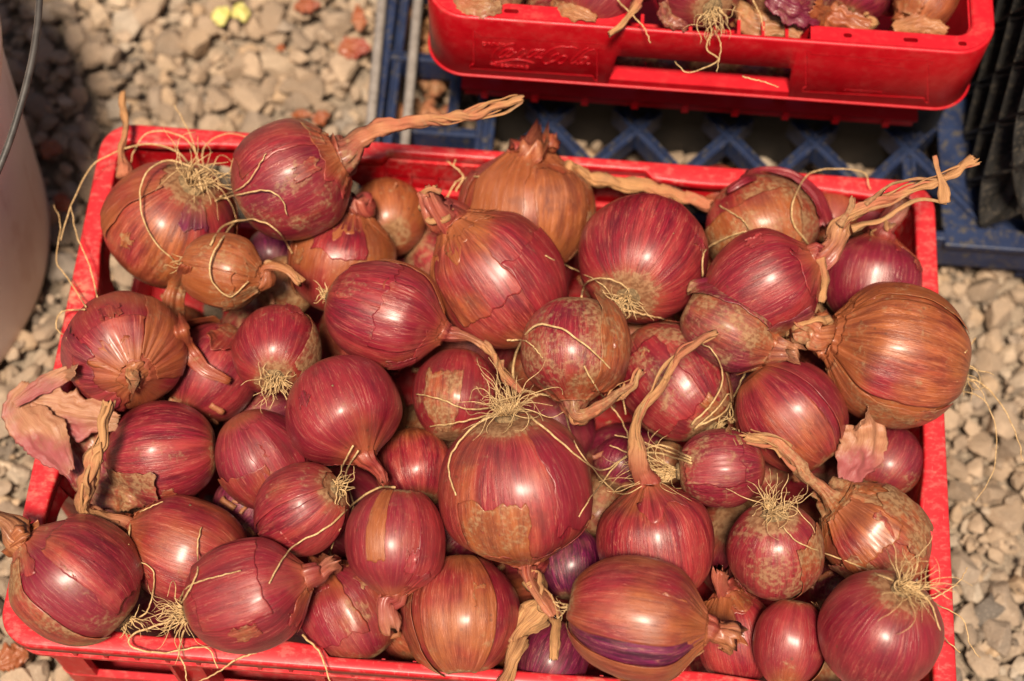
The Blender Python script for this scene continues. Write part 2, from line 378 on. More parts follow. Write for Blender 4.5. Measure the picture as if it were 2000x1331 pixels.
def front_crate():
    W, D = .470, .302; x0, x1, y0, y1 = -W/2, W/2, -D/2, D/2
    root = empty('plastic_crate', (0, 0, GZ)); H = -GZ
    tag(root, 'large faded red plastic crate heaped with red onions, nearest the camera', 'crate', 'red plastic crates of onions')
    per = perimeter(x0, x1, y0, y1, .018, .004)
    def bow(p):
        x, y, nx, ny, s, u = p
        return p
    def wid(s, u):
        if s in (0, 2):
            if u > 8: return .0115
            v = u if s == 0 else W-u
            c = 1-sst(.1615, .1625, v)*(1-sst(.3085, .3095, v)); a = .0065+.005*c
            return a+.0015*math.sin(v*60)*c
        if u > 8: return .0115
        return .0115+.0035*math.exp(-((u-.105)/.018)**2)+.0035*math.exp(-((u-.20)/.018)**2)
    def rim(s, u):
        w_ = wid(s, u); r = .0016
        return [(0, -.0075), (0, -r), (-r*.3, -r*.3), (-r, 0), (-w_+r, 0), (-w_+r*.3, -r*.3), (-w_, -r), (-w_, -.0075)]
    b = MB(); b.add(*sweep(per, rim)); o = b.build('rim', M_RED1, root, smooth=True)
    # openings in the long sides and the short sides
    arches = {0: [(.030, .078), (.100, .148), (.322, .370), (.392, .440)], 2: [(.030, .078), (.100, .148), (.322, .370), (.392, .440)],
              1: [(.045, .09), (.212, .257)], 3: [(.045, .09), (.212, .257)]}
    def archtop(s, u):
        if u > 8: return -.050
        for a, c in arches[s]:
            if a < u < c:
                t = (u-a)/(c-a)*2-1; return -.036+.018*math.sqrt(max(0, 1-abs(t)**2.6))
        return -.050
    def inband(s, u):
        w_ = wid(s, u); zb = archtop(s, u)
        return [(-w_+.0045, -.0065), (-w_+.0003, -.0065), (-w_-.0012, zb), (-w_+.0045, zb)]
    b = MB(); b.add(*sweep(per, inband)); b.build('wall', M_RED1, root, smooth=False)
    b = MB(); b.add(*sweep(per, lambda s, u: [(-.0085, -.09), (-.0125, -.09), (-.0135, GZ+.003), (-.0085, GZ+.003)])); b.build('wall', M_RED1, root)
    # posts between the openings
    L = {0: W, 2: W, 1: D, 3: D}
    for s in range(4):
        edges = [.004]+[q for a in arches[s] for q in a]+[L[s]-.004]
        for k in range(0, len(edges), 2):
            seg = segment(per, s, edges[k], edges[k+1])
            if len(seg) < 2: continue
            b = MB(); b.add(*sweep(seg, lambda s_, u: [(-.0088, -.034), (-.0122, -.034), (-.0128, -.0905), (-.0088, -.0905)], False)); b.build('wall_post', M_RED1, root)
    for cx, cy, a0 in ((x1-.018, y0+.018, -90), (x1-.018, y1-.018, 0), (x0+.018, y1-.018, 90), (x0+.018, y0+.018, 180)):
        seg = [(cx+.018*math.cos(R_(a0+9*k)), cy+.018*math.sin(R_(a0+9*k)), math.cos(R_(a0+9*k)), math.sin(R_(a0+9*k)), 0, 9) for k in range(11)]
        b = MB(); b.add(*sweep(seg, lambda s_, u: [(-.0088, -.045), (-.0122, -.045), (-.0128, -.0905), (-.0088, -.0905)], False)); b.build('wall_post', M_RED1, root)
    # second ledge under the rim, and the ribs that join the two
    b = MB(); b.add(*sweep(per, lambda s, u: [(-.0012, -.0195), (-.0012, -.0225), (-.0080, -.0225), (-.0080, -.0195)])); b.build('ledge', M_RED1, root)
    b = MB(); b.add(*sweep(per, lambda s, u: [(-.0056, -.0068), (-.0056, -.0200), (-.0082, -.0200), (-.0082, -.0068)])); b.build('ledge_web', M_RED1, root)
    for s in range(4):
        n = int(L[s]/.0165)
        for k in range(1, n):
            u = .02+(L[s]-.04)*k/n
            t = .0009
            zz = (-.0065, -.085) if not any(a-.001 < u < c+.001 for a, c in arches[s]) else (-.0065, -.0198)
            if s == 0: bx = (x0+u-t, x0+u+t, y0+.0016, y0+.0088)
            elif s == 2: bx = (x0+u-t, x0+u+t, y1-.0088, y1-.0016)
            elif s == 1: bx = (x1-.0088, x1-.0016, y0+u-t, y0+u+t)
            else: bx = (x0+.0016, x0+.0088, y0+u-t, y0+u+t)
            b = MB(); b.box(*bx, zz[1], zz[0]); b.build('rib', M_RED1, root)
    b = MB()
    for k in range(19): b.box(x0+.012+.0247*k-.0015, x0+.012+.0247*k+.0015, y0+.012, y1-.012, GZ+.001, GZ+.006)
    for k in range(12): b.box(x0+.012, x1-.012, y0+.013+.0249*k-.0015, y0+.013+.0249*k+.0015, GZ+.0015, GZ+.0055)
    b.box(x0+.0125, x1-.0125, y0+.0125, y1-.0125, GZ+.0062, GZ+.0075)
    b.build('base_grid', M_RED1, root)
front_crate()

def rear_crate():
    X0, X1, Y0, Y1, Z = -.0555, .2525, .1885, .655, .070
    ZB = -.035
    root = empty('plastic_crate', ((X0+X1)/2, (Y0+Y1)/2, ZB))
    tag(root, 'bright red plastic bottle crate with embossed script lettering, standing behind on a black crate', 'crate', 'red plastic crates of onions')
    per = perimeter(X0, X1, Y0, Y1, .022, .003)
    W = X1-X0
    h0, h1 = .1035, .2035     # hand hole
    g0, g1 = .1115, .2075     # stretch where the top ledge is missing
    def full(s, u, a=None):
        return [(0, Z-.0015), (-.001, Z-.0003), (-.003, Z), (-.0034, Z-.030), (-.0036, .0165), (-.003, .016), (-.001, .016), (-.0004, .0165)]
    def hole(s, u):
        inh = s == 0 and h0 < u < h1
        zb = .0445 if inh else .0163
        return [(0, Z-.0015), (-.0008, Z-.0004), (-.0024, Z), (-.0028, (Z+zb)/2), (-.003, zb+.0005), (-.0026, zb), (-.0008, zb), (-.0003, zb+.0005)]
    per0 = [p for p in per]
    b = MB(); b.add(*sweep(per0, hole)); b.build('outer_wall', M_RED2, root, smooth=True)
    b = MB(); b.add(*sweep(per0, lambda s, u: [(.0009*math.cos(R_(60*k)), .0168+.0009*math.sin(R_(60*k))) for k in range(6)])); b.build('bottom_bead', M_RED2, root, smooth=True)
    # slanting strip below the hand hole
    xa, xb = X0+h0-.002, X0+h1+.002
    V = [(xa, Y0+.0003, .0158), (xb, Y0+.0003, .0158), (xb, Y0+.0003, .0225), (xa, Y0+.0003, .0225), (xa, Y0+.0095, .0230), (xb, Y0+.0095, .0230), (xb, Y0+.0095, .0200), (xa, Y0+.0095, .0200)]
    mesh('handle_ledge', V, [(0, 1, 2, 3), (3, 2, 5, 4), (4, 5, 6, 7), (7, 6, 1, 0), (0, 3, 4, 7), (1, 6, 5, 2)], M_RED2, root, smooth=False)
    # top ledge (rim), missing over the hand hole; with slots cut through it
    per_r = perimeter(X0, X1, Y0, Y1, .022, .003)
    i0 = next(i for i, p in enumerate(per_r) if p[4] == 0 and p[5] >= g1); i1 = max(i for i, p in enumerate(per_r) if p[4] == 0 and p[5] <= g0)
    seq = per_r[i0:]+per_r[:i1+1]
    wr = .0125
    V, Fc = sweep(seq, lambda s, u: [(-.0022, Z-.0003), (-wr+.001, Z-.0003), (-wr, Z-.0012), (-wr, Z-.0045), (-.0022, Z-.0045)], False)
    b = MB(); b.add(V, Fc); rimo = b.build('rim', M_RED2, root, smooth=False)
    cut = MB()
    for px, py, wl in ((897, 26, .0042), (998, 31, .0080), (1121, 38, .0044), (1656, 69, .0046), (1779, 76, .0080), (1880, 82, .0046)):
        q = unz(px, py, Z); n = 8; ring = []
        for k in range(16):
            a = 2*math.pi*k/16; sx = (wl-.0028)/2*(1 if math.cos(a) > 0 else -1); ring.append((q[0]+sx+.0014*math.cos(a), Y0+.0068+.0014*math.sin(a)))
        V = [(x, y, Z-.02) for x, y in ring]+[(x, y, Z+.02) for x, y in ring]
        cut.add(V, [(k, (k+1) % 16, 16+(k+1) % 16, 16+k) for k in range(16)]+[tuple(range(15, -1, -1)), tuple(range(16, 32))])
    co = cut.build('cutter', None)
    md = rimo.modifiers.new('slots', 'BOOLEAN'); md.operation = 'DIFFERENCE'; md.solver = 'EXACT'; md.object = co
    dg = bpy.context.evaluated_depsgraph_get(); nm = bpy.data.meshes.new_from_object(rimo.evaluated_get(dg))
    rimo.modifiers.clear(); rimo.data = nm; bpy.data.objects.remove(co)
    # inner wall
    b = MB(); b.add(*sweep(per_r, lambda s, u: [(-wr+.001, Z-.004) if not (s == 0 and g0 < u < g1) else (-wr+.001, Z-.012), (-wr-.0008, Z-.0042) if not (s == 0 and g0 < u < g1) else (-wr-.001, Z-.012), (-wr-.004, .0 if not (s == 0 and h0-.004 < u < h1+.004) else .043), (-wr-.001, .0 if not (s == 0 and h0-.004 < u < h1+.004) else .043)]))
    b.build('inner_wall', M_RED2, root)
    # little ribs seen in the gap behind the grip
    for k in range(7):
        x = X0+g0+.006+.0130*k
        b = MB(); b.box(x-.0009, x+.0009, Y0+.0024, Y0+wr, Z-.011, Z-.0012 if k % 3 else Z-.0022); b.build('grip_rib', M_RED2, root)
    # lower body: inset wall with triangular feet
    per_l = perimeter(X0+.014, X1-.014, Y0+.030, Y1-.014, .022, .003)
    def teeth(s, u):
        L = (X1-X0-.028) if s % 2 == 0 else (Y1-Y0-.02)
        if u > 8: zb = -.022
        else:
            p = (u-.030) % .0905; q = abs(p-.0255)
            zb = -.026 if q < .018 else (-.014 if q > .030 else -.014-.016*max(0, 1-abs(q-.024)/.006)) 
            if s == 0: zb = -.034 if 0 else zb
        zt = -.006 if (s == 0 and h0-.02 < u < h1) else .0117
        return [(0, zt), (-.0025, zt), (-.0045, zb), (-.002, zb)]
    b = MB(); b.add(*sweep(per_l, teeth)); b.build('lower_wall', M_RED2, root)
    for k in range(9):        # pointed feet along the short side
        x = X0+.045+.0272*k
        V = [(x-.013, Y0+.0265, -.004), (x+.013, Y0+.0265, -.004), (x, Y0+.0285, -.034), (x-.013, Y0+.0295, -.004), (x+.013, Y0+.0295, -.004), (x, Y0+.0298, -.034)]
        if k in (2, 5): continue
        mesh('foot', V, [(0, 1, 2), (5, 4, 3), (0, 3, 4, 1), (1, 4, 5, 2), (2, 5, 3, 0)], M_RED2, root, smooth=False)
    b = MB()
    for k in range(9): b.box(X0+.03+.03*k, X0+.034+.03*k, Y0+.02, Y1-.02, ZB, ZB+.006)
    for k in range(15): b.box(X0+.02, X1-.02, Y0+.022+.03*k, Y0+.026+.03*k, ZB+.0004, ZB+.0055)
    b.box(X0+.018, X1-.018, Y0+.021, Y1-.018, ZB+.006, ZB+.0075)
    b.build('base_grid', M_RED2, root)
    # embossed panels and lettering on the short side
    fy = Y0+.0002
    def face(px, py):
        q = uny(px, py, fy); return np.array([q[0], fy, q[2]])
    def emb(name, pts, r, close=False, n=40, label=None, zoom=None, mb=None):
        P = np.array([face(*p) for p in pts])
        if close: P = np.vstack([P, P[:1]])
        P = catmull(P, n); P[:, 1] -= .00005
        return tube(P, r, 6)
    def rrect(xa, ya, xb, yb, sk, r=9):
        pts = []
        for cx, cy, a0 in ((xb-r, yb-r, 90), (xa+r, yb-r, 180), (xa+r, ya+r, 270), (xb-r, ya+r, 0)):
            for k in range(6):
                a = R_(a0+18*k*1.0); X = cx+r*math.cos(a)
                pts.append((X, cy+r*math.sin(a)+sk*(X-xa)))
        return pts
    for fr in (rrect(917, 61, 1176, 143, .062), rrect(1566, 96, 1822, 188, .055)):
        P = np.array([face(*p) for p in fr]); P = np.vstack([P, P[:2]])
        b = MB(); b.add(*tube(P, .00032, 6)); b.build('panel_frame', M_RED2, root, smooth=True)
    Zs = lambda L: [(900+x/6.25, 50+y/6.25) for x, y in L]
    strokes = [
        Zs([(660, 235), (640, 215), (560, 235), (470, 270), (400, 340), (385, 410), (420, 450), (520, 435), (640, 415), (740, 420), (840, 440), (900, 468)]),
        Zs([(640, 285), (560, 290), (500, 330), (460, 380), (500, 385), (560, 350), (600, 310)]),
        Zs([(600, 310), (560, 350), (550, 380), (600, 370), (650, 330), (640, 300), (600, 310)]), Zs([(640, 325), (680, 328)]),
        Zs([(790, 295), (750, 290), (700, 340), (690, 385), (730, 385), (790, 340)]),
        Zs([(1030, 300), (960, 298), (880, 300), (830, 340), (800, 385), (850, 380), (910, 340), (960, 305)]), Zs([(930, 335), (900, 385), (950, 380), (1000, 340)]),
        Zs([(950, 395), (1000, 390)]),
        Zs([(1430, 290), (1370, 262), (1290, 262), (1230, 255), (1130, 280), (1040, 340), (990, 410), (1010, 455), (1060, 462), (1130, 430)]),
        Zs([(1190, 340), (1130, 365), (1090, 410), (1090, 440), (1150, 430), (1200, 380), (1190, 340)]),
        Zs([(1290, 375), (1240, 372), (1190, 420), (1190, 460), (1250, 450), (1290, 400), (1290, 375)]),
        Zs([(1560, 275), (1500, 300), (1400, 380), (1340, 440), (1350, 465), (1410, 440)]),
        Zs([(1640, 290), (1560, 310), (1470, 380), (1410, 440), (1420, 470), (1480, 445)]),
        Zs([(1565, 392), (1500, 388), (1450, 430), (1450, 468), (1500, 455), (1560, 400), (1530, 460), (1580, 465)])]
    b = MB()
    for s in strokes: b.add(*emb('l', s, .00042))
    tag(b.build('embossed_script', M_RED2, root, smooth=True), 'raised flowing script lettering reading Coca-Cola on the red crate')
    def text(body, px, py, size, dx, name):
        cu = bpy.data.curves.new(name, 'FONT'); cu.body = body; cu.size = size; cu.extrude = .0003; cu.bevel_depth = .00008
        t = bpy.data.objects.new('tmp', cu); C.objects.link(t); dg = bpy.context.evaluated_depsgraph_get(); dg.update()
        me = bpy.data.meshes.new_from_object(t.evaluated_get(dg)); bpy.data.objects.remove(t)
        q = face(px, py); V = np.array([v.co[:] for v in me.vertices]); Fc = [tuple(p.vertices) for p in me.polygons]
        V = np.stack([q[0]+V[:, 0], fy-.0002-V[:, 2], q[2]+V[:, 1]], 1)
        return mesh(name, V, Fc, M_RED2, root, smooth=False)
    text('DRINK', 941, 88, .0042, 0, 'embossed_word'); text('TRADE-MARK ®', 958, 128, .0030, 0, 'embossed_word')
    for (a, c, d_, e) in ((1650, 117, 1760, 124), (1700, 127, 1775, 134), (1650, 176, 1725, 181)):
        b = MB(); n = int((d_-a)/4.5)
        for k in range(n):
            t = k/n; p = face(a+(d_-a)*t, c+(e-c)*t); b.add(*tube([p+[-.0005, 0, -.0006], p+[.0003, 0, .0009*random.uniform(.3, 1)], p+[.0006, 0, -.0005]], .00022, 4))
        b.build('embossed_word', M_RED2, root, smooth=True)
rear_crate()

# black crate the rear red crate stands on
def support_crate():
    root = empty('plastic_crate', (.11, .43, GZ)); tag(root, 'low black crate in deep shadow beneath the rear red crate', 'crate')
    per = perimeter(-.030, .262, .2375, .64, .01, .01, 4)
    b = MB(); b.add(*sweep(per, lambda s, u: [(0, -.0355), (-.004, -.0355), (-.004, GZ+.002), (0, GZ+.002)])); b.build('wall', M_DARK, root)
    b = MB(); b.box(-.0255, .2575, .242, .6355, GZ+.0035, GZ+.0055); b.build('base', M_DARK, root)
support_crate()

# ------------------------------------------------------------------ blue pallet
def pallet():
    PT = -.080; Y0, Y1 = .1605, .70; X0, X1 = -.098, .60
    root = empty('plastic_pallet', (.25, .43, GZ)); tag(root, 'low blue plastic pallet with crossed lattice ribs behind the front crate', 'pallet')
    def bar(name, p, q, wd, ht, zt=PT, groove=True):
        p = np.array(p, float); q = np.array(q, float); d = (q-p)/np.linalg.norm(q-p); n = np.array([-d[1], d[0]])
        b = MB(); sec = [(-wd/2, zt-ht), (-wd/2, zt-.0006), (-wd/2+.0006, zt), (-wd*.22, zt), (-wd*.16, zt-.0022), (wd*.16, zt-.0022), (wd*.22, zt), (wd/2-.0006, zt), (wd/2, zt-.0006), (wd/2, zt-ht)] if groove else [(-wd/2, zt-ht), (-wd/2, zt), (wd/2, zt), (wd/2, zt-ht)]
        V = [(*(e+n*o), z) for e in (p, q) for o, z in sec]; k = len(sec)
        b.add(V, [(a, (a+1) % k, k+(a+1) % k, k+a) for a in range(k)]+[tuple(range(k))[::-1], tuple(range(k, 2*k))])
        return b.build(name, M_BLUE, root)
    # outer frame
    b = MB(); b.box(X0, X0+.010, Y0, Y1, GZ+.004, PT-.0005); b.build('side_board', M_BLUE, root, bevel=.001)
    b = MB(); b.box(X0+.0102, X1, Y0, Y0+.006, GZ+.018, PT-.0002); b.build('side_board', M_BLUE, root, bevel=.001)
    b = MB(); b.box(.262, X1, Y0+.0102, .30, PT-.006, PT-.003); b.build('deck_plate', M_BLUE, root, bevel=.001)
    b = MB(); b.box(.262, X1, Y0-.004, Y0+.010, PT-.004, PT+.0003); b.build('edge_ledge', M_BLUE, root, bevel=.001)
    # lattice of crossed ribs; crossings at the positions seen behind the crate
    xs = [(1075, 222), (1245, 234), (1425, 250), (1592, 262), (1775, 268)]
    base = [unz(x, y, PT)[:2] for x, y in xs]
    pit = .0575; yc = np.mean([q[1] for q in base]); 
    for i, q in enumerate(base):
        c = np.array([q[0], yc-.006])
        for sgn in (-1, 1):
            bar('lattice_rib', c+[-sgn*.016, .0185], c+[sgn*.050, -.0545], .0072, .016, PT-(.0 if sgn > 0 else .0007))
    bar('lattice_rib', [base[4][0], yc+.012], [base[4][0], Y0+.006], .0085, .016, PT-.0014)
    bar('cross_rib', [base[0][0]-.040, yc+.014], [base[0][0]-.040, Y0+.006], .0115, .016, PT-.0003)
    bar('cross_rib', [X0+.0102, Y0+.0525], [base[0][0]-.046, Y0+.0525], .006, .02, PT-.001)
    bar('cross_rib', [X0+.0102, Y0+.107], [-.040, Y0+.107], .006, .02, PT-.001)
    bar('cross_rib', [X0+.0102, Y0+.165], [-.040, Y0+.165], .006, .02, PT-.001)
    bar('cross_rib', [X0+.0102, Y0+.22], [-.040, Y0+.22], .006, .02, PT-.001)
    for yy in np.arange(.24, .68, .05): bar('cross_rib', [.268, yy+.012], [X1, yy+.012], .006, .012, PT-.0045, False)
    bar('cross_rib', [-.0445, Y0+.058], [-.0445, Y1], .007, .02, PT-.0018)
    bar('cross_rib', [-.0835, Y0+.0062], [-.0835, Y1], .006, .03, PT-.0025)
    # bottom deck runners
    for xx in (.32, .5):
        b = MB(); b.box(xx, xx+.02, Y0+.0065, Y1, GZ-.002, GZ+.006); b.build('runner', M_BLUE, root)
pallet()
for k, (a, c, wl) in enumerate((((722, 262), (752, -60), .0042), ((790, 290), (822, -60), .0046))):
    z = -.074
    p, q = unz(*a, z), unz(*c, z); P = np.array([p+(q-p)*t for t in np.linspace(-.15, 1, 12)])
    V, Fc = tube(P, .0032, 10)
    o = mesh('metal_rod', V, Fc, M_GREY); tag(o, ['thin grey metal rod along the left edge of the blue pallet', 'thin grey metal rod next to the rear red crate, right of its twin'][k], 'rod', 'grey rods on the pallet')

# ------------------------------------------------------------------ black ribbed crate stack at the right
def black_stack():
    PTz = -.080
    c0 = unz(1893, 462, PTz); X0, Y0 = c0[0], c0[1]; X1, Y1 = X0+.30, Y0+.40
    for lev in range(3):
        z0 = PTz+.0005+lev*.068; z1 = z0+.066
        root = empty('black_crate', (X0+.15, Y0+.2, z0))
        tag(root, ['bottom black plastic crate with deep diamond ribs, right edge of the pallet', 'middle black ribbed plastic crate of the stack at the right edge', 'topmost black ribbed plastic crate of the stack at the right edge'][lev], 'crate', 'stacked black ribbed crates')
        per = perimeter(X0+.014, X1-.014, Y0+.014, Y1-.014, .010, .006, 6)
        b = MB(); b.add(*sweep(per, lambda s, u: [(0, z1-.001), (-.003, z1-.001), (-.003, z0), (0, z0)])); b.build('wall', M_BLACK, root)
        # path round the front-left corner: s<0 along the left side (going back), s>0 along the front
        def pt(s, dep, z):
            r = .024; q = r*math.pi/4
            # shallow rounded corner
            if s < -q: base = np.array([X0, Y0+r+(-s-q)]); n = np.array([-1., 0])
            elif s > q: base = np.array([X0+r+(s-q), Y0]); n = np.array([0, -1.])
            else:
                a = (s/q)*R_(45)+R_(225); base = np.array([X0+r+r*math.cos(a), Y0+r+r*math.sin(a)]); n = np.array([math.cos(a), math.sin(a)])
            e = base-n*dep; return (e[0], e[1], z)
        half = .034; H = z1-z0
        for i in range(-9, 6):
            for sg in (-1, 1):
                s0 = i*half*1.0; s1 = s0+sg*half
                n = 12; b = MB(); V = []
                for k in range(n+1):
                    t = k/n; s = s0+(s1-s0)*t; z = z0+H*t
                    th = .0012
                    V += [pt(s, 0, z-th), pt(s, 0, z+th), pt(s, .0145, z+th+.001), pt(s, .0145, z-th-.001)]
                Fc = [(k*4+a, k*4+(a+1) % 4, k*4+4+(a+1) % 4, k*4+4+a) for k in range(n) for a in range(4)]+[(0, 1, 2, 3), (n*4+3, n*4+2, n*4+1, n*4)]
                b.add(V, Fc); b.build('diagonal_rib', M_BLACK, root)
            # sloping pocket floors: a point at each crossing, rising to the wall behind
            for sm, zc in ((i*half, z0), (i*half+half/2, z0+H/2)):
                wd = .0118; up = .0215; V = []; n = 6
                for k in range(n+1):
                    f = 2*k/n-1; V += [pt(sm+f*.0035, .0006, zc+.0006+.0012*f*f), pt(sm+f*wd, .0140, zc+up), pt(sm+f*wd, .0140, zc+up-.002), pt(sm+f*.0035, .0006, zc-.0012)]
                Fc = [(k*4+a, k*4+(a+1) % 4, k*4+4+(a+1) % 4, k*4+4+a) for k in range(n) for a in range(4)]+[(0, 1, 2, 3), (n*4+3, n*4+2, n*4+1, n*4)]
                b = MB(); b.add(V, Fc); b.build('pocket_floor', M_BLACK, root)
black_stack()

# ------------------------------------------------------------------ bucket
def bucket():
    p = [unz(x, y, GZ)[:2] for x, y in ((103, 470), (70, 610), (0, 722))]
    (ax, ay), (bx, by), (cx, cy) = p
    d = 2*(ax*(by-cy)+bx*(cy-ay)+cx*(ay-by))
    ux = ((ax*ax+ay*ay)*(by-cy)+(bx*bx+by*by)*(cy-ay)+(cx*cx+cy*cy)*(ay-by))/d
    uy = ((ax*ax+ay*ay)*(cx-bx)+(bx*bx+by*by)*(ax-cx)+(cx*cx+cy*cy)*(bx-ax))/d
    r = math.hypot(ax-ux, ay-uy)
    if not .07 < r < .2:
        r = .125; m = np.array([(ax+cx)/2, (ay+cy)/2]); q = np.array([bx, by]); n = (m-q)/np.linalg.norm(m-q); ux, uy = q+n*r
    Hh = .205; top = r*1.09
    root = empty('bucket', (ux, uy, GZ)); tag(root, 'beige plastic bucket with thin dark wire handle at the left edge', 'bucket')
    prof = [(0, GZ+.002), (r-.004, GZ+.001), (r-.001, GZ+.003), (r, GZ+.008)]+[(r+(top-r)*t, GZ+.008+(Hh-.02)*t) for t in np.linspace(.05, 1, 12)]
    prof += [(top+.004, GZ+Hh-.012), (top+.005, GZ+Hh), (top-.001, GZ+Hh+.002), (top-.003, GZ+Hh-.002), (r-.003, GZ+.012), (0, GZ+.010)]
    n = 128; V = []; Fc = []
    for R0, z in prof: V += [(ux+R0*math.cos(2*math.pi*k/n), uy+R0*math.sin(2*math.pi*k/n), z) for k in range(n)]
    Fc = [(i*n+k, i*n+(k+1) % n, (i+1)*n+(k+1) % n, (i+1)*n+k) for i in range(len(prof)-1) for k in range(n)]
    mesh('shell', V, Fc, M_BUCKET, root)
    pts = [(78, -60), (77, 0), (72, 60), (60, 130), (38, 215), (10, 300), (-30, 390)]
    P = catmull([un(x, y, .84-.004*k) for k, (x, y) in enumerate(pts)], 40)
    mesh('wire_handle', *tube(P, .0018, 10), M_WIRE, root)
bucket()

# ------------------------------------------------------------------ yellow scrap
root = empty('yellow_scrap', unz(450, 28, GZ+.01)); tag(root, 'pale yellow two-lobed scrap lying on the gravel', 'scrap')
for (px, py, rx, ry) in ((432, 31, 20, 22), (470, 24, 19, 22)):
    c = unz(px, py, GZ+.012); bm = bmesh.new(); bmesh.ops.create_icosphere(bm, subdivisions=4, radius=1)
    V = np.array([v.co[:] for v in bm.verts]); Fc = [[v.index for v in f.verts] for f in bm.faces]; bm.free()
    V = np.array([v*(1+.5*nz(*(v*1.1+px*.37))) for v in V])*np.array([rx, ry*1.0, 14])*3.0e-4+c
    mesh('lobe', V, Fc, M_YEL, root)

# ------------------------------------------------------------------ onions
# name: (cx, cy, b across, a along, angle of neck on the picture, tilt to camera, height tier z, (tan, dirt, dark), label)
ON = {}
def on(k, cx, cy, b, a, ang, tilt, z, col, label, **kw): ON[k] = dict(cx=cx, cy=cy, b=b, a=a, ang=ang, tilt=tilt, z=z, col=col, label=label, **kw)
X_R = -.0555
T, T2, T3 = .018, -.010, -.040
on(1, 333, 440, 128, 122, 232, -38, .004, (.46, .16, .05), 'large orange-brown onion in the far left corner with long roots curling towards the rim', roots=34, rl=110, pr=27, neck=0, rdir=80, rk=.4,
   skins=[(30, 100, -.9, .2, .5, (1.2, .3, .2, .3), (.55, .15, .0)), (95, 130, -.5, .5, .35, (0, 0, 0, 0), (0, 0, 1.)), (-60, -22, -.97, -.72, .5, (.1, .1, 0, .2), (0, 0, .9)), (150, 260, -.6, .8, .6, (1., 2., .3, 1.5), (.6, .35, 0))])
on(2, 566, 356, 116, 112, 27, 2, .022, (.16, .26, .25), 'dusky mauve onion at the back rim with a long twisted dry stem pointing right', nr=46, stem=[(705, 272, .5), (728, 258, .6), (760, 246, .9), (830, 236, 1.1), (900, 232, 1.2), (960, 214, 1.2), (1022, 192, 1.2)], tip=14, taper=.16, vk=16, frays=3,
   skins=[(-110, -20, -.6, .9, .45, (.9, .1, .2, .3), (.42, .3, .0))])
on(3, 757, 425, 78, 82, 110, -55, -.02, (.60, .08, 0), 'smooth orange onion half hidden between the far left onions', neck=0)
on(4, 668, 512, 104, 104, 76, 12, -.006, (.66, .22, 0), 'orange-pink onion with a thick red wrinkled neck standing upright', nr=30, stem=[(697, 412, 1.0), (690, 398, 1.3)], tip=25, taper=.30, vk=10, scol=(-.4, .1, 0), frays=4, wob=.5,
   skins=[(-30, 30, .25, .97, .5, (.2, .2, .6, .1), (.1, .1, 0)), (-140, -60, -.7, .8, .5, (.6, .3, .6, .3), (.8, .4, 0))])
on(5, 436, 530, 72, 80, -12, 4, .026, (.86, .22, 0), 'small tan onion with a frayed red neck, lying on the far left pile', nr=20, stem=[(522, 520, .5), (562, 528, .8), (590, 552, .8)], tip=10, roots=8, rl=40, pr=12, frays=4, vk=10,
   skins=[(-80, 0, -.9, .9, .5, (.3, .8, .3, .6), (.9, .25, 0)), (0, 70, -.8, .5, .4, (.8, .3, .8, .3), (.8, .3, 0)), (30, 120, .2, .97, .6, (.8, 1.5, .8, .4), (.7, .6, 0), .15)])
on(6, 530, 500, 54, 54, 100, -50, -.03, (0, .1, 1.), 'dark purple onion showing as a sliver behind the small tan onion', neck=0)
on(7, 243, 682, 113, 118, -50, 56, .016, (.36, .12, .05), 'round onion at the left rim with a cut tan stub facing the camera', nr=27, nl=10, tip=20, plate=0, vk=60, frays=2, taper=.05, wob=.5, scol=(.9, .3, 0),
   skins=[(-60, 130, .50, .99, .45, (.3, .4, .5, .1), (.3, .05, 0), .12), (-150, -60, -.1, .93, .5, (.2, .8, .2, .3), (.55, .22, 0)), (20, 120, -.1, .75, .7, (.9, 1.2, .8, .5), (.2, .2, .2), .12)])
on(8, 412, 728, 96, 98, 60, -20, -.008, (.1, .08, .1), 'peeled pink onion inside a broken flap of dry skin', neck=0,
   skins=[(-110, -50, -.9, .95, .8, (2, 5, 1, 1.5), (.55, .15, 0), .13), (-20, 60, .25, .95, .8, (2, 2, 5, 1), (.35, .25, 0), .18)])
on(9, 539, 684, 86, 90, 98, -52, .02, (.02, .06, 0), 'small bright crimson onion with its fringe of roots facing down', neck=0, roots=40, rl=58, pr=20, rdir=-100, rk=.3,
   skins=[(60, 130, -.85, .8, .5, (.2, .8, .3, .3), (.5, .7, 0))])
on(10, 753, 614, 103, 122, -17, 6, .034, (.16, .12, .12), 'plump mauve-red onion near the middle with its dry neck bending right', nr=21, stem=[(884, 655, .4), (925, 664, .6), (962, 690, .5), (990, 735, .1), (1020, 765, .2)], tip=10, roots=16, rl=36, pr=15, taper=.12, vk=14, rdir=110,
   skins=[(-70, -5, -.75, .05, .4, (.2, .2, .3, .35), (.15, .2, 0), .1), (-40, 40, .0, .92, .35, (.1, .2, .2, .1), (.22, .1, .1), .05), (-100, -72, -.3, .9, .5, (.2, .2, .2, .2), (.8, .1, 0))])
on(11, 972, 545, 124, 142, 128, 8, .012, (.34, .10, 0), 'long orange-shouldered red onion with a thick crumpled red neck leaning up left', nr=34, stem=[(862, 425, .9), (845, 398, 1.2), (832, 378, 1.3)], tip=27, taper=.22, vk=9, frays=5, wob=.5, scol=(-.4, 0, 0),
   skins=[(10, 80, -.9, .2, .5, (.5, .3, .2, .4), (.1, .1, 0)), (-60, 10, -.2, .85, .4, (.2, .3, .2, .2), (.38, .1, 0))])
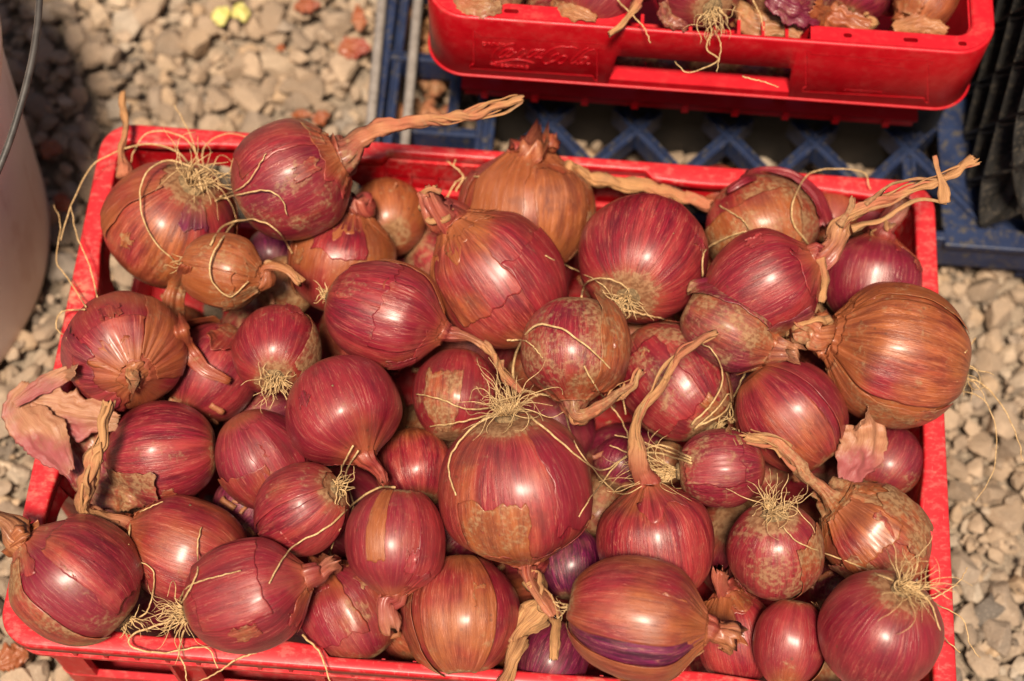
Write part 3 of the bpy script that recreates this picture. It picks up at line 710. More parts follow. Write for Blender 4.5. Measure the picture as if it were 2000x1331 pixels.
on(12, 1027, 412, 132, 116, 86, 8, -.004, (.46, .16, 0), 'broad orange papery onion at the back with a wide crumpled upright neck', nr=44, stem=[(1042, 306, .8), (1046, 283, 1.1)], tip=48, taper=.38, vk=8, frays=6, wob=.5, flat=.6,
   skins=[(-50, 0, -.5, .97, .6, (.8, .8, .4, .4), (.85, .12, 0), .1), (10, 60, -.9, .7, .6, (.9, .4, .8, .4), (.75, .15, 0), .1), (60, 110, -.8, .8, .6, (.3, .9, .4, .4), (.8, .5, 0), .1), (-120, -60, -.8, .6, .6, (.4, .8, .4, .4), (.3, .3, 0), .1)])
on(13, 1257, 505, 126, 128, 66, -44, .026, (-.05, .05, 0), 'round crimson striped onion at the back with shaggy root end facing down', neck=0, roots=34, rl=52, pr=24, rdir=-90, rk=.5)
on(14, 1488, 445, 108, 104, 112, -22, .004, (.30, .42, 0), 'dusty two-toned onion at the back right with a lifted strip of red skin', neck=0,
   skins=[(-100, 40, -.98, .22, .6, (.3, .4, .2, .7), (.75, .42, 0), .07), (60, 100, -.3, .95, .8, (1, 7, 1, 3), (.05, .15, .1), .12)])
on(15, 1488, 560, 108, 114, 28, 8, .040, (.02, .05, .05), 'glossy red onion whose knotted dry stem reaches over the back right corner', nr=30, stem=[(1600, 508, .5), (1633, 478, .8), (1640, 438, 1.2), (1690, 405, 1.5), (1740, 388, 1.6), (1790, 368, 1.8), (1830, 356, 1.8), (1868, 330, 1.9), (1905, 314, 1.9)], tip=14, taper=.2, vk=14, frays=3, wob=.45,
   skins=[(38, 120, -.97, .55, 1.0, (2.2, 1, .5, 2.5), (.45, .45, .5), .08)])
on(16, 1421, 640, 78, 96, -28, 6, .036, (.40, .40, .6), 'dirty purple-brown onion with a split dry neck, right of centre', fixed=1, nr=34, stem=[(1525, 684, .6), (1558, 690, 1.0)], tip=24, taper=.28, vk=14, frays=5, wob=.5,
   skins=[(-95, -30, -.95, .8, .6, (3, 1, 1, .8), (.3, .45, .4), .1)])
on(17, 1702, 548, 97, 92, 80, 4, .0, (-.05, .05, .35), 'deep crimson onion in the back right corner with an upright flared neck', nr=21, stem=[(1718, 452, .7), (1742, 425, 1.0), (1762, 398, 1.2)], tip=19, taper=.15, vk=8, frays=4, scol=(.0, 0, .2))
on(18, 1748, 692, 139, 138, 166, 4, .03, (.62, .20, .0), 'very large copper-tan onion overhanging the right rim with ragged neck', nr=40, stem=[(1606, 655, .8), (1580, 645, 1.0), (1556, 630, 1.3)], tip=34, roots=7, rl=80, pr=14, taper=.12, vk=9, frays=6, wob=.55, rdir=-30, rk=1,
   skins=[(-40, 45, -.97, .92, .45, (.4, .3, .5, .2), (.60, .16, 0), .05), (-100, -45, -.8, .9, .4, (.3, .3, .3, .3), (.55, .3, 0), .07), (50, 100, -.8, .8, .4, (.6, .6, .3, .3), (.65, .15, .15), .07)])
on(19, 1122, 682, 104, 104, -92, 8, .036, (.22, .45, .05), 'soil-dusted onion with a loose brown skin lobe and a stem bending right', nr=31, stem=[(1120, 800, .6), (1136, 817, .8), (1180, 790, .9), (1225, 755, 1.0), (1257, 727, 1.1)], tip=12, taper=.18, vk=26, frays=3,
   skins=[(-98, -24, -.85, .85, .8, (1., 2.5, 1.5, 1.5), (.6, .35, 0), .09)])
on(20, 1315, 745, 103, 124, 128, -18, .008, (.12, .38, .05), 'dusty-topped red onion right of centre with roots at its lower edge', neck=0, roots=30, rl=95, pr=18, rdir=60, rk=.5,
   skins=[(-75, 15, -.7, .6, .5, (.3, .5, .3, .3), (.0, .25, .0), .08), (70, 120, -.8, .8, .6, (.5, 1, .5, .5), (.6, .5, 0))])
on(21, 892, 772, 87, 92, 84, -20, .004, (.0, .22, .05), 'crimson onion with a soil-stained patch left of the big central one', neck=0,
   skins=[(-45, 5, -.9, .2, .4, (.2, .2, .2, .3), (.35, .45, 0), .1)])
on(22, 670, 804, 113, 108, -62, 22, .036, (.02, .03, .05), 'smooth glossy pink-red onion with a short red neck pointing down right', nr=22, stem=[(735, 915, .8), (752, 940, .7)], tip=16, taper=.1, vk=10, scol=(-.4, 0, 0), frays=3)
on(23, 512, 896, 90, 99, 118, 12, .006, (-.05, .1, .25), 'crimson onion with torn dark skin, left of the smooth pink-red one', neck=0,
   skins=[(-70, 10, -.9, .1, .5, (.3, .4, .3, .6), (.3, .25, .2), .1), (0, 60, -.5, .8, .5, (.6, .3, .4, .3), (.0, .1, .1), .08)])
on(24, 318, 886, 103, 108, 186, 6, .008, (.08, .14, .15), 'red-brown onion by the left rim half wrapped in a dirty brown flap', neck=0,
   skins=[(-100, -15, .05, .95, .9, (1, 2, 3, 2), (.35, .55, .3), .1)])
on(25, 590, 996, 87, 96, 212, -24, .022, (.04, .12, .12), 'small mauve onion with a dark slit and a tuft of roots at its right', neck=0, roots=22, rl=50, pr=17, rdir=70, rk=.7,
   skins=[(20, 120, -.93, .9, .5, (.6, .2, .2, .3), (.06, .12, .1), .03), (-80, 8, -.93, .9, .5, (.2, .5, .2, .3), (.1, .12, .1), .03)])
on(26, 148, 1134, 122, 126, 138, 10, .02, (.10, .22, .28), 'dark red onion in the near left corner with torn skin and orange dry neck', nr=33, stem=[(52, 1042, .4), (25, 1028, .6), (-6, 1020, .8)], tip=32, roots=20, rl=50, pr=20, taper=.14, vk=14, frays=4, wob=.5, rdir=-40, scol=(.9, .2, 0),
   skins=[(15, 110, -.7, .75, .5, (.5, 1.2, .3, .6), (.12, .12, .12), .08), (-110, -25, -.9, .9, .5, (.3, .6, .3, .3), (.5, .45, 0), .06)])
on(27, 365, 1078, 106, 122, 160, 2, -.002, (.36, .14, .05), 'orange-shouldered onion at the front left whose tan stem curls up beside the rim', nr=34, stem=[(232, 1022, .8), (195, 1008, 1.2), (160, 990, 1.6), (175, 930, 2.6), (198, 860, 3.1), (212, 790, 3.3)], tip=17, taper=.2, vk=18, frays=3, wob=.5)
on(28, 484, 1163, 109, 127, 18, 6, .03, (.08, .06, .12), 'glossy striped red onion at the front rim with thick roots spreading left', nr=24, stem=[(622, 1118, .2), (655, 1100, .2)], tip=22, roots=40, rl=95, pr=24, taper=.14, vk=14, frays=3, rdir=190, rk=1.1,
   skins=[(-70, 20, -.6, .5, .4, (.2, .3, .2, .3), (.12, .06, 0), .05)])
on(29, 682, 1196, 96, 102, 118, 4, -.010, (.28, .18, .22), 'brownish mauve onion with peeling shreds at the front rim', nr=26, stem=[(640, 1110, .8), (628, 1090, 1.1)], tip=26, taper=.2, vk=10, frays=6, wob=.5,
   skins=[(-60, 20, -.3, .95, .5, (1, .5, .6, .6), (.3, .15, .15), .12)])
on(30, 773, 1058, 99, 106, -92, 10, .03, (.08, .08, .08), 'crimson onion with a tan streak and a short pointed neck aiming down', nr=23, stem=[(757, 1180, .5), (760, 1212, .5), (764, 1228, .5)], tip=13, taper=.12, vk=12, scol=(-.4, 0, 0),
   skins=[(8, 30, -.9, .4, .35, (.1, .1, .1, .1), (.85, .15, 0), .04), (-80, -30, -.9, .85, .35, (.1, .3, .1, .1), (-.1, .05, 0), .03)])
on(31, 812, 916, 78, 80, 100, -30, -.012, (.48, .22, 0), 'orange-pink onion tucked behind the large central one', neck=0)
on(32, 1010, 954, 154, 150, -82, -14, .04, (.22, .10, .0), 'largest onion in the middle, crimson with an orange belly and a wild crown of roots', nr=34, stem=[(1035, 1130, .0), (1062, 1165, .4), (1082, 1200, .8)], tip=18, roots=60, rl=125, pr=24, taper=.1, vk=10, frays=4, wob=.5, rdir=60, rk=.2,
   skins=[(-5, 48, -.15, .95, .45, (.3, .4, .5, .1), (.62, .30, 0), .09), (-70, -25, -.93, .4, .4, (.2, .3, .1, .3), (-.1, .05, .05), .08)])
on(33, 902, 1202, 116, 118, 92, -16, .004, (.44, .12, .12), 'copper onion with split outer skins at the front rim', neck=0,
   skins=[(-90, -48, -.95, .95, .8, (.5, 1.4, .2, .2), (.72, .35, .1), .03), (-40, 35, -.95, .95, .5, (.5, .4, .2, .2), (.58, .10, 0), .03)])
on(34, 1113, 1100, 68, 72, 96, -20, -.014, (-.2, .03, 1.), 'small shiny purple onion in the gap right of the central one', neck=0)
on(35, 1280, 1060, 116, 118, 98, 6, .022, (.14, .10, .0), 'pear-shaped red onion with a tall thin stem leaning up right', nr=23, stem=[(1248, 915, .9), (1240, 868, 1.3), (1248, 815, 1.9), (1288, 760, 2.6), (1330, 692, 3.2), (1398, 650, 3.5)], tip=13, taper=.30, vk=14, frays=3, flat=.6)
on(36, 1246, 1208, 117, 138, -7, 8, .036, (.48, .12, .0), 'copper onion at the front with a dark purple band where the skin has split', nr=26, stem=[(1400, 1236, .3), (1430, 1248, .5)], tip=22, roots=8, rl=60, pr=13, taper=.1, vk=12, frays=5, wob=.5, rdir=-160, col2=1,
   skins=[(-95, 13, -.97, .96, .9, (.5, .7, .1, .1), (.50, .10, 0), .022), (36, 100, -.97, .96, .8, (.5, .4, .1, .1), (.55, .15, 0), .022), (12, 37, -.97, .97, .3, (0, 0, 0, 0), (-.3, .02, 1.), .0), (92, 150, -.2, .97, 1.2, (1, 5, 2, 1), (.6, .4, 0), .15)])
on(37, 1408, 916, 77, 86, 4, 4, .03, (-.1, .36, .25), 'small dusty crimson onion with a long bundle of roots sweeping left', neck=0, roots=34, rl=150, pr=17, rdir=182, rk=2.2,
   skins=[(-60, 20, -.8, .5, .5, (.4, .5, .5, .5), (.0, .35, .2), .12)])
on(38, 1543, 812, 104, 112, 130, -4, .016, (.22, .06, .15), 'coral striped onion on the right with a long split in its skin', neck=0,
   skins=[(-70, 22, -.95, .95, .6, (.3, .5, .2, .2), (.34, .05, .05), .025), (34, 95, -.95, .95, .6, (.5, .3, .2, .2), (.3, .08, .15), .025)])
on(39, 1513, 1076, 93, 98, -84, -34, .03, (.05, .42, .1), 'dark red dusty onion on the right with a shaggy root crown on top', neck=0, roots=44, rl=85, pr=25, rdir=40, rk=.2,
   skins=[(-90, -20, -.6, .9, .5, (.3, .7, .6, .3), (.45, .45, 0), .1)])
on(40, 1712, 1050, 98, 110, 138, 6, .012, (.56, .42, .05), 'peeling tan onion at the right rim with a long woody stem running up left', nr=44, stem=[(1622, 968, .9), (1585, 935, 1.2), (1540, 890, 1.4), (1505, 862, 1.5), (1455, 850, 1.5)], tip=15, taper=.28, vk=12, frays=5, wob=.4,
   skins=[(-50, 25, .1, .97, .6, (1, 1, 1.5, .6), (.62, .12, 0), .12), (10, 80, -.5, .6, .6, (1.5, .5, .6, .6), (.6, .5, 0), .12), (-90, -30, -.9, .3, .6, (.6, .6, .6, .9), (.4, .6, .1), .12)])
on(41, 1718, 1236, 119, 122, -106, -34, .034, (-.05, .14, .12), 'large deep crimson onion in the near right corner with roots trailing over the rim', neck=0, roots=40, rl=120, pr=20, rdir=-20, rk=.9)
on(42, 1543, 1256, 72, 88, -100, 4, .03, (.16, .12, .0), 'small glossy orange-red onion at the front right', nr=14, neck=0, scale=1,
   skins=[(-120, -60, -.9, .9, .6, (.3, 1.2, .3, .3), (.8, .5, 0), .05)])
on(43, 1436, 1244, 80, 94, 100, 2, .000, (.10, .10, .0), 'pinkish onion with a stubby upright neck between the two front right onions', nr=25, stem=[(1414, 1145, .8), (1410, 1120, 1.1)], tip=24, taper=.25, vk=10, frays=5, wob=.5,
   skins=[(-80, 0, .2, .9, .7, (1, 1, 3, .6), (.6, .1, 0), .15)])
on(44, 1730, 902, 72, 74, 60, -20, -.014, (.30, .2, .2), 'brown-red onion against the right wall below the very large tan one', neck=0)
on(45, 1622, 424, 52, 54, 90, -20, -.02, (.6, .15, 0), 'small orange onion deep at the back right', neck=0)
on(46, 1690, 408, 62, 60, 60, -20, -.024, (-.1, .05, .3), 'magenta-red onion deep in the back right corner', neck=0)
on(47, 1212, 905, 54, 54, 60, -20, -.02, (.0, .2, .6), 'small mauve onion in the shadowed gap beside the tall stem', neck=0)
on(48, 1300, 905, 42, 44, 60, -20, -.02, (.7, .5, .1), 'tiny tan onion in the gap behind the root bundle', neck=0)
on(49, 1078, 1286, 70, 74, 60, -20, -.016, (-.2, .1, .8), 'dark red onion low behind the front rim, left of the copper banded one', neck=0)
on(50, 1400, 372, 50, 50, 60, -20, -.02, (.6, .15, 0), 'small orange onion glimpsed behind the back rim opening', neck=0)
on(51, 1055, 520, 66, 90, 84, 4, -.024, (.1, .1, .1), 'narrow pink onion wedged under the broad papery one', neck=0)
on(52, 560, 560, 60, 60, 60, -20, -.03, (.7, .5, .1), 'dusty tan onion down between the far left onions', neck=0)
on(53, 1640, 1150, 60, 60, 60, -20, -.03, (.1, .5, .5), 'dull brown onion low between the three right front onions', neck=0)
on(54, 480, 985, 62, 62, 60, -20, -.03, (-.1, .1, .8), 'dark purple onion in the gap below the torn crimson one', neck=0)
on(55, 1170, 990, 62, 72, 60, -20, -.04, (.5, .6, .2), 'dusty tan onion in the gap right of the largest one', neck=0)
# onions in the rear crate
g2 = dict(group='red onions in the rear crate', zmin=-.03)
on(61, 950, -40, 86, 90, 150, 0, .060, (.1, .6, .3), 'dusty brown-red onion at the left end of the rear crate', neck=0, **g2)
on(62, 1170, -34, 92, 92, 60, -10, .066, (-.1, .12, .1), 'shiny red onion in the rear crate beside a tan root strip', neck=0, **g2)
on(63, 1362, -36, 88, 92, 110, -40, .078, (-.4, .0, .25), 'bright magenta onion in the rear crate with roots over its edge', roots=22, rl=75, pr=20, neck=0, rdir=-90, rk=.9, **g2)
on(64, 1545, -42, 96, 92, 60, -20, .066, (.05, .35, .5), 'dark red onion in the rear crate right of the magenta one', neck=0, **g2)
on(65, 1665, -16, 72, 60, 60, -20, .060, (.0, .1, .4), 'dull crimson onion in the rear crate with crumpled orange neck', nr=26, stem=[(1685, 30, .6), (1705, 52, .8)], tip=20, frays=5, wob=.5, **g2)
on(66, 1812, -10, 62, 70, -120, 10, .060, (.8, .3, .0), 'tan onion with crumpled papery neck at the right end of the rear crate', nr=34, stem=[(1790, 40, .6), (1760, 60, .8)], tip=20, frays=6, wob=.6, **g2)
on(67, 1060, -22, 56, 60, 20, -10, .052, (.4, .6, .3), 'small dusty onion between the left onions of the rear crate', neck=0, **g2)
on(68, 1240, -60, 66, 66, 20, -10, .040, (.0, .3, .3), 'small red onion low in the rear crate behind the tan root strip', neck=0, **g2)
on(69, 1450, -20, 56, 60, 20, -10, .030, (.2, .6, .6), 'dark brown onion low in the rear crate beside the hanging magenta onion roots', neck=0, **g2)
on(70, 1740, -30, 60, 60, 20, -10, .040, (.0, .2, .6), 'dull purple onion low in the rear crate near its right end', neck=0, **g2)
for q_ in range(6):  # onions added in a dark colour so the hand hole reads dark
    w_ = np.array([X_R+.088+.0245*q_, .2145+.003*(q_ % 2), .008+.002*(q_ % 3)])-CAM; z_ = w_@F
    on(80+q_, 1000+FPX*(w_@RT)/z_, 665.5-FPX*(w_@UP)/z_, 44, 46, 40*q_, 10, w_[2]+CAM[2], (.3, .5, .8), 'added dark-coloured onion in the lower layer of the rear crate, behind the grip', neck=0, zmin=-.03, fixed=1, group='lower onions of the rear crate')


def axis_of(o):
    a, t = R_(o['ang']), R_(o['tilt'])
    A = math.cos(t)*(math.cos(a)*RT+math.sin(a)*UP)+math.sin(t)*TC
    return A/np.linalg.norm(A)
keys = list(ON)
for k in keys:
    o = ON[k]; v = F+(o['cx']-1000)/FPX*RT-(o['cy']-665.5)/FPX*UP; o['ray'] = v; o['d'] = (o['z']-CAM[2])/v[2]
for it in range(160):
    for i in range(len(keys)):
        for j in range(i+1, len(keys)):
            p, q = ON[keys[i]], ON[keys[j]]
            P, Q = CAM+p['ray']*p['d'], CAM+q['ray']*q['d']
            ri, rj = (p['a']+p['b'])/2/FPX*p['d'], (q['a']+q['b'])/2/FPX*q['d']
            dd = Q-P; D_ = np.linalg.norm(dd); ov = .95*(ri+rj)-D_
            if ov > 0:
                if p.get('fixed') or q.get('fixed'): continue
                s = 1 if q['d'] >= p['d'] else -1
                st = min(ov*.35, .002); p['d'] -= s*st*.35; q['d'] += s*st*.65
    for k in keys:
        o = ON[k]; r = (o['a']+o['b'])/2/FPX*o['d']; P = CAM+o['ray']*o['d']; zmin = o.get('zmin', GZ+.008)+r
        if P[2] < zmin: o['d'] -= (zmin-P[2])*.8
SPH = []
for k in keys:
    o = ON[k]; o['c'] = CAM+o['ray']*o['d']; o['A3'] = axis_of(o); s = o['d']/FPX; o['bm'] = o['b']*s; o['am'] = o['a']*s
    SPH.append((o['c'], o['bm'], o['am'], o['A3']))
def pushout(p, eps=.0008):
    for c, b, a, A in SPH:
        d = p-c
        if d@d > (max(a, b)+.004)**2: continue
        h = d@A; q = d-h*A; e = math.sqrt((h/a)**2+(q@q)/(b*b))
        k = 1+eps/b
        if 1e-6 < e < k: p = c+d*(k/e)
    return p
def drape(px, py, lift=.001, zdef=.0):
    """depth along the pixel ray of the first onion surface, else the plane z=zdef"""
    v = F+(px-1000)/FPX*RT-(py-665.5)/FPX*UP; best = (zdef-CAM[2])/v[2]
    for c, b, a, A in SPH:
        # ellipsoid of revolution
        o_ = CAM-c; S = lambda x: x+((b/a)-1)*(x@A)*A
        O, D_ = S(o_), S(v); aa, bb, cc = D_@D_, O@D_, O@O-b*b; dis = bb*bb-aa*cc
        if dis > 0: best = min(best, (-bb-math.sqrt(dis))/aa)
    return best-lift
def drapepath(pts, lift=.0012, zdef=.0, n=40, smooth=3):
    ps = np.array([p[:2] for p in pts], float); ex = np.array([(p[2] if len(p) > 2 else 0) for p in pts])*.001
    Q = catmull(np.c_[ps, ex*1e4], n); d = np.array([drape(q[0], q[1], lift, zdef) for q in Q])-Q[:, 2]*1e-4
    for _ in range(smooth):
        d2 = d.copy(); d2[1:-1] = (d[:-2]+d[1:-1]+d[2:])/3; d = np.minimum(d, d2)*.5+d2*.5
    return np.array([un(q[0], q[1], dd) for q, dd in zip(Q, d)])

def radius(o, t, th=None):
    """t = y/a ; body running into the neck"""
    b, nr = o['bm'], o['nr']
    if not o['neck']:
        tt = min(max(t, -1), 1); r = b*max(0, 1-abs(tt)**2.1)**.5
        return r*(1-.06*max(t, 0)**2)+nr*.45*float(sst(.75, .97, t))*(1-abs(tt))**.5*2
    if t <= 0: return b*max(0, 1-abs(max(t, -1))**2.15)**.5
    q = .5+o.get('sh', .62)*float(sst(.40, 1., t)); g = max(0, 1-min(t, 1)**2.1)**q
    return nr+(b-nr)*g
def surf(o, th, t, off=0.):
    c, sn = math.cos(th), math.sin(th); sd = o['seed']
    r = radius(o, t); k = 1+.065*nz(c*.9+sd, sn*.9, t*.9)+.026*nz(c*2.6+sd, sn*2.6, t*.5)+.006*nz(c*9+sd, sn*9, t*.8)
    if t > .62 and o['neck']: k += (.20*nz(c*4+sd, sn*4, t*1.5)+.16*nz(c*10, sn*10+sd, t*1.2))*min(1, (t-.62)/.4)
    if t > .975 and o['neck'] and off == 0: k *= 1-.35*(t-.975)/.025
    r = r*k+off*(1 if r > 0 else 0)
    ax = t*o['am']
    if abs(t) > .5 and t < 0: ax += off*(t)
    if t < -.93: ax += o['am']*.05*((-t-.93)/.07)
    return o['c']+o['A3']*ax+r*(c*o['P3']+sn*o['Q3'])
def fan(n): return [2*math.pi*k/n for k in range(n)]

def make_patch(o, parent, name, th0, th1, v0, v1, off, lifts, col, seed, rag=.05, mat=None, n=48, label=None):
    """a papery layer of skin over the body: ragged outline, edges lifted by lifts (s0,s1,t0,t1) in mm"""
    V = []; A = []; sd = seed*3.17
    ph0, ph1 = math.asin(max(-1, min(1, v0))), math.asin(max(-1, min(1, v1)))
    for i in range(n+1):
        for j in range(n+1):
            s, t = i/n, j/n
            fr = rag*(abs(s-.5)*2)**2; ft = rag*(abs(t-.5)*2)**2
            e0 = 1.0*nz(sd, t*3.1, s)+.5*nz(sd+9, t*8, s)+.12*nz(sd+2, t*22, s); e1 = nz(sd+5, s*3.1, t)+.55*nz(sd+3, s*8, t)+.16*nz(sd+7, s*22, t)
            ths = th0+(th1-th0)*s; ph = ph0+(ph1-ph0)*t
            ths += fr*e0*60*1.0; ph += ft*e1*1.6
            ph = max(-1.5, min(1.5, ph))
            lf = off+.10*nz(s*3+sd, t*3, 1)
            for L_, e in ((lifts[0], max(0, 1-s*2.6)), (lifts[1], max(0, 1-(1-s)*2.6)), (lifts[2], max(0, 1-t*2.6)), (lifts[3], max(0, 1-(1-t)*2.6))): lf += L_*e*e*(1+.5*nz(s*4+sd, t*4, 2))
            a = R_(ths); tv = math.sin(ph)
            V.append(surf(o, a, tv, max(lf, .15)*.001)); A.append((math.cos(a), math.sin(a), tv))
    Fc = [(i*(n+1)+j, (i+1)*(n+1)+j, (i+1)*(n+1)+j+1, i*(n+1)+j+1) for i in range(n) for j in range(n)]
    q = mesh(name, V, Fc, mat or M_ON, parent, attr=A, loc=o['c'])
    q.color = (*col, 1) if len(col) == 3 else col
    m = q.modifiers.new('thickness', 'SOLIDIFY'); m.thickness = .00022; m.offset = 1
    if label: q['label'] = label
    return q

def stem_mesh(path, r0, r1, seed, n=28, rings=None, tip=True, flat=.72, wob=.35, v0=1.0, vk=25., bulge=None):
    L = np.linalg.norm(np.diff(path, axis=0), axis=1).sum(); rings = rings or max(14, int(L/.0011)); rings = min(rings, 90)
    P = catmull(path, rings)
    ii = np.arange(rings); env = np.minimum(1, np.minimum(ii, 6)/6.)*r1*.55
    P = P+np.array([[nz(seed, i*L/rings*95, 1), nz(seed, i*L/rings*95, 5), nz(seed, i*L/rings*95, 9)] for i in ii])*env[:, None]
    T = np.gradient(P, axis=0); T /= np.linalg.norm(T, axis=1)[:, None]
    u = np.cross(T[0], [.2, .1, 1.]); u /= np.linalg.norm(u); V = []; A = []
    for i in range(rings):
        u = u-T[i]*(u@T[i]); u /= np.linalg.norm(u); w_ = np.cross(T[i], u); t = i/(rings-1)
        r = r1*(1-.35*t)+(r0-r1)*math.exp(-t*L/.011); r *= (1+.5*nz(seed, t*L*110, 1)*min(1, 6*t))*(1+(.30*float(sst(.55, 1, t)) if L < .03 else 0))*(.97+.05*float(sst(0, .004, t*L)))
        fl = 1-(1-flat)*min(1, t*5); tw = seed+t*L*28
        for k in range(n):
            a = 2*math.pi*k/n; c, s = math.cos(a), math.sin(a)
            rr = r*(1+wob*min(1, .35+t*L*160)*(1.1*nz(c*2.2+seed, s*2.2, t*L*60)+1.5*(.2-abs(nz(c*4.5, s*4.5+seed, t*L*40)))+.9*(.2-abs(nz(c*9, s*9+seed, t*L*75)))+.5*nz(c*8, s*8, t*L*330)))
            x, y = rr*c, rr*s*fl
            x, y = x*math.cos(tw)-y*math.sin(tw), x*math.sin(tw)+y*math.cos(tw)
            q = P[i]+u*x+w_*y
            if i >= rings-3: q = q+T[i]*r*.9*nz(c*3, s*3+seed, 7)*(i-rings+4)/2
            V.append(q); A.append((c, s, v0+t*L*vk))
    Fc = [(i*n+k, i*n+(k+1) % n, (i+1)*n+(k+1) % n, (i+1)*n+k) for i in range(rings-1) for k in range(n)]
    Fc += [tuple(range(n))[::-1], tuple((rings-1)*n+k for k in range(n))]
    return V, Fc, A

def root_strand(p, d, L, rad, rr, grav=.5, n=16):
    P = [np.array(p)]; d = d/np.linalg.norm(d); sd = rr.uniform(0, 99)
    for i in range(n):
        t = i/n
        w_ = np.array([nz(sd, t*3.2, 0), nz(sd, 5+t*3.2, 1), nz(sd, 9+t*3.2, 2)])
        d = d+w_*.55+.22*np.array([nz(sd, i*1.7, 0), nz(sd, 5+i*1.7, 1), nz(sd, 9+i*1.7, 2)])+np.array([0, 0, -grav*.13*(.3+t)]); d /= np.linalg.norm(d)
        P.append(pushout(P[-1]+d*L/n))
    P = np.array(P); r = rad*np.linspace(1, .45, n+1)
    return tube(P, r, 5)

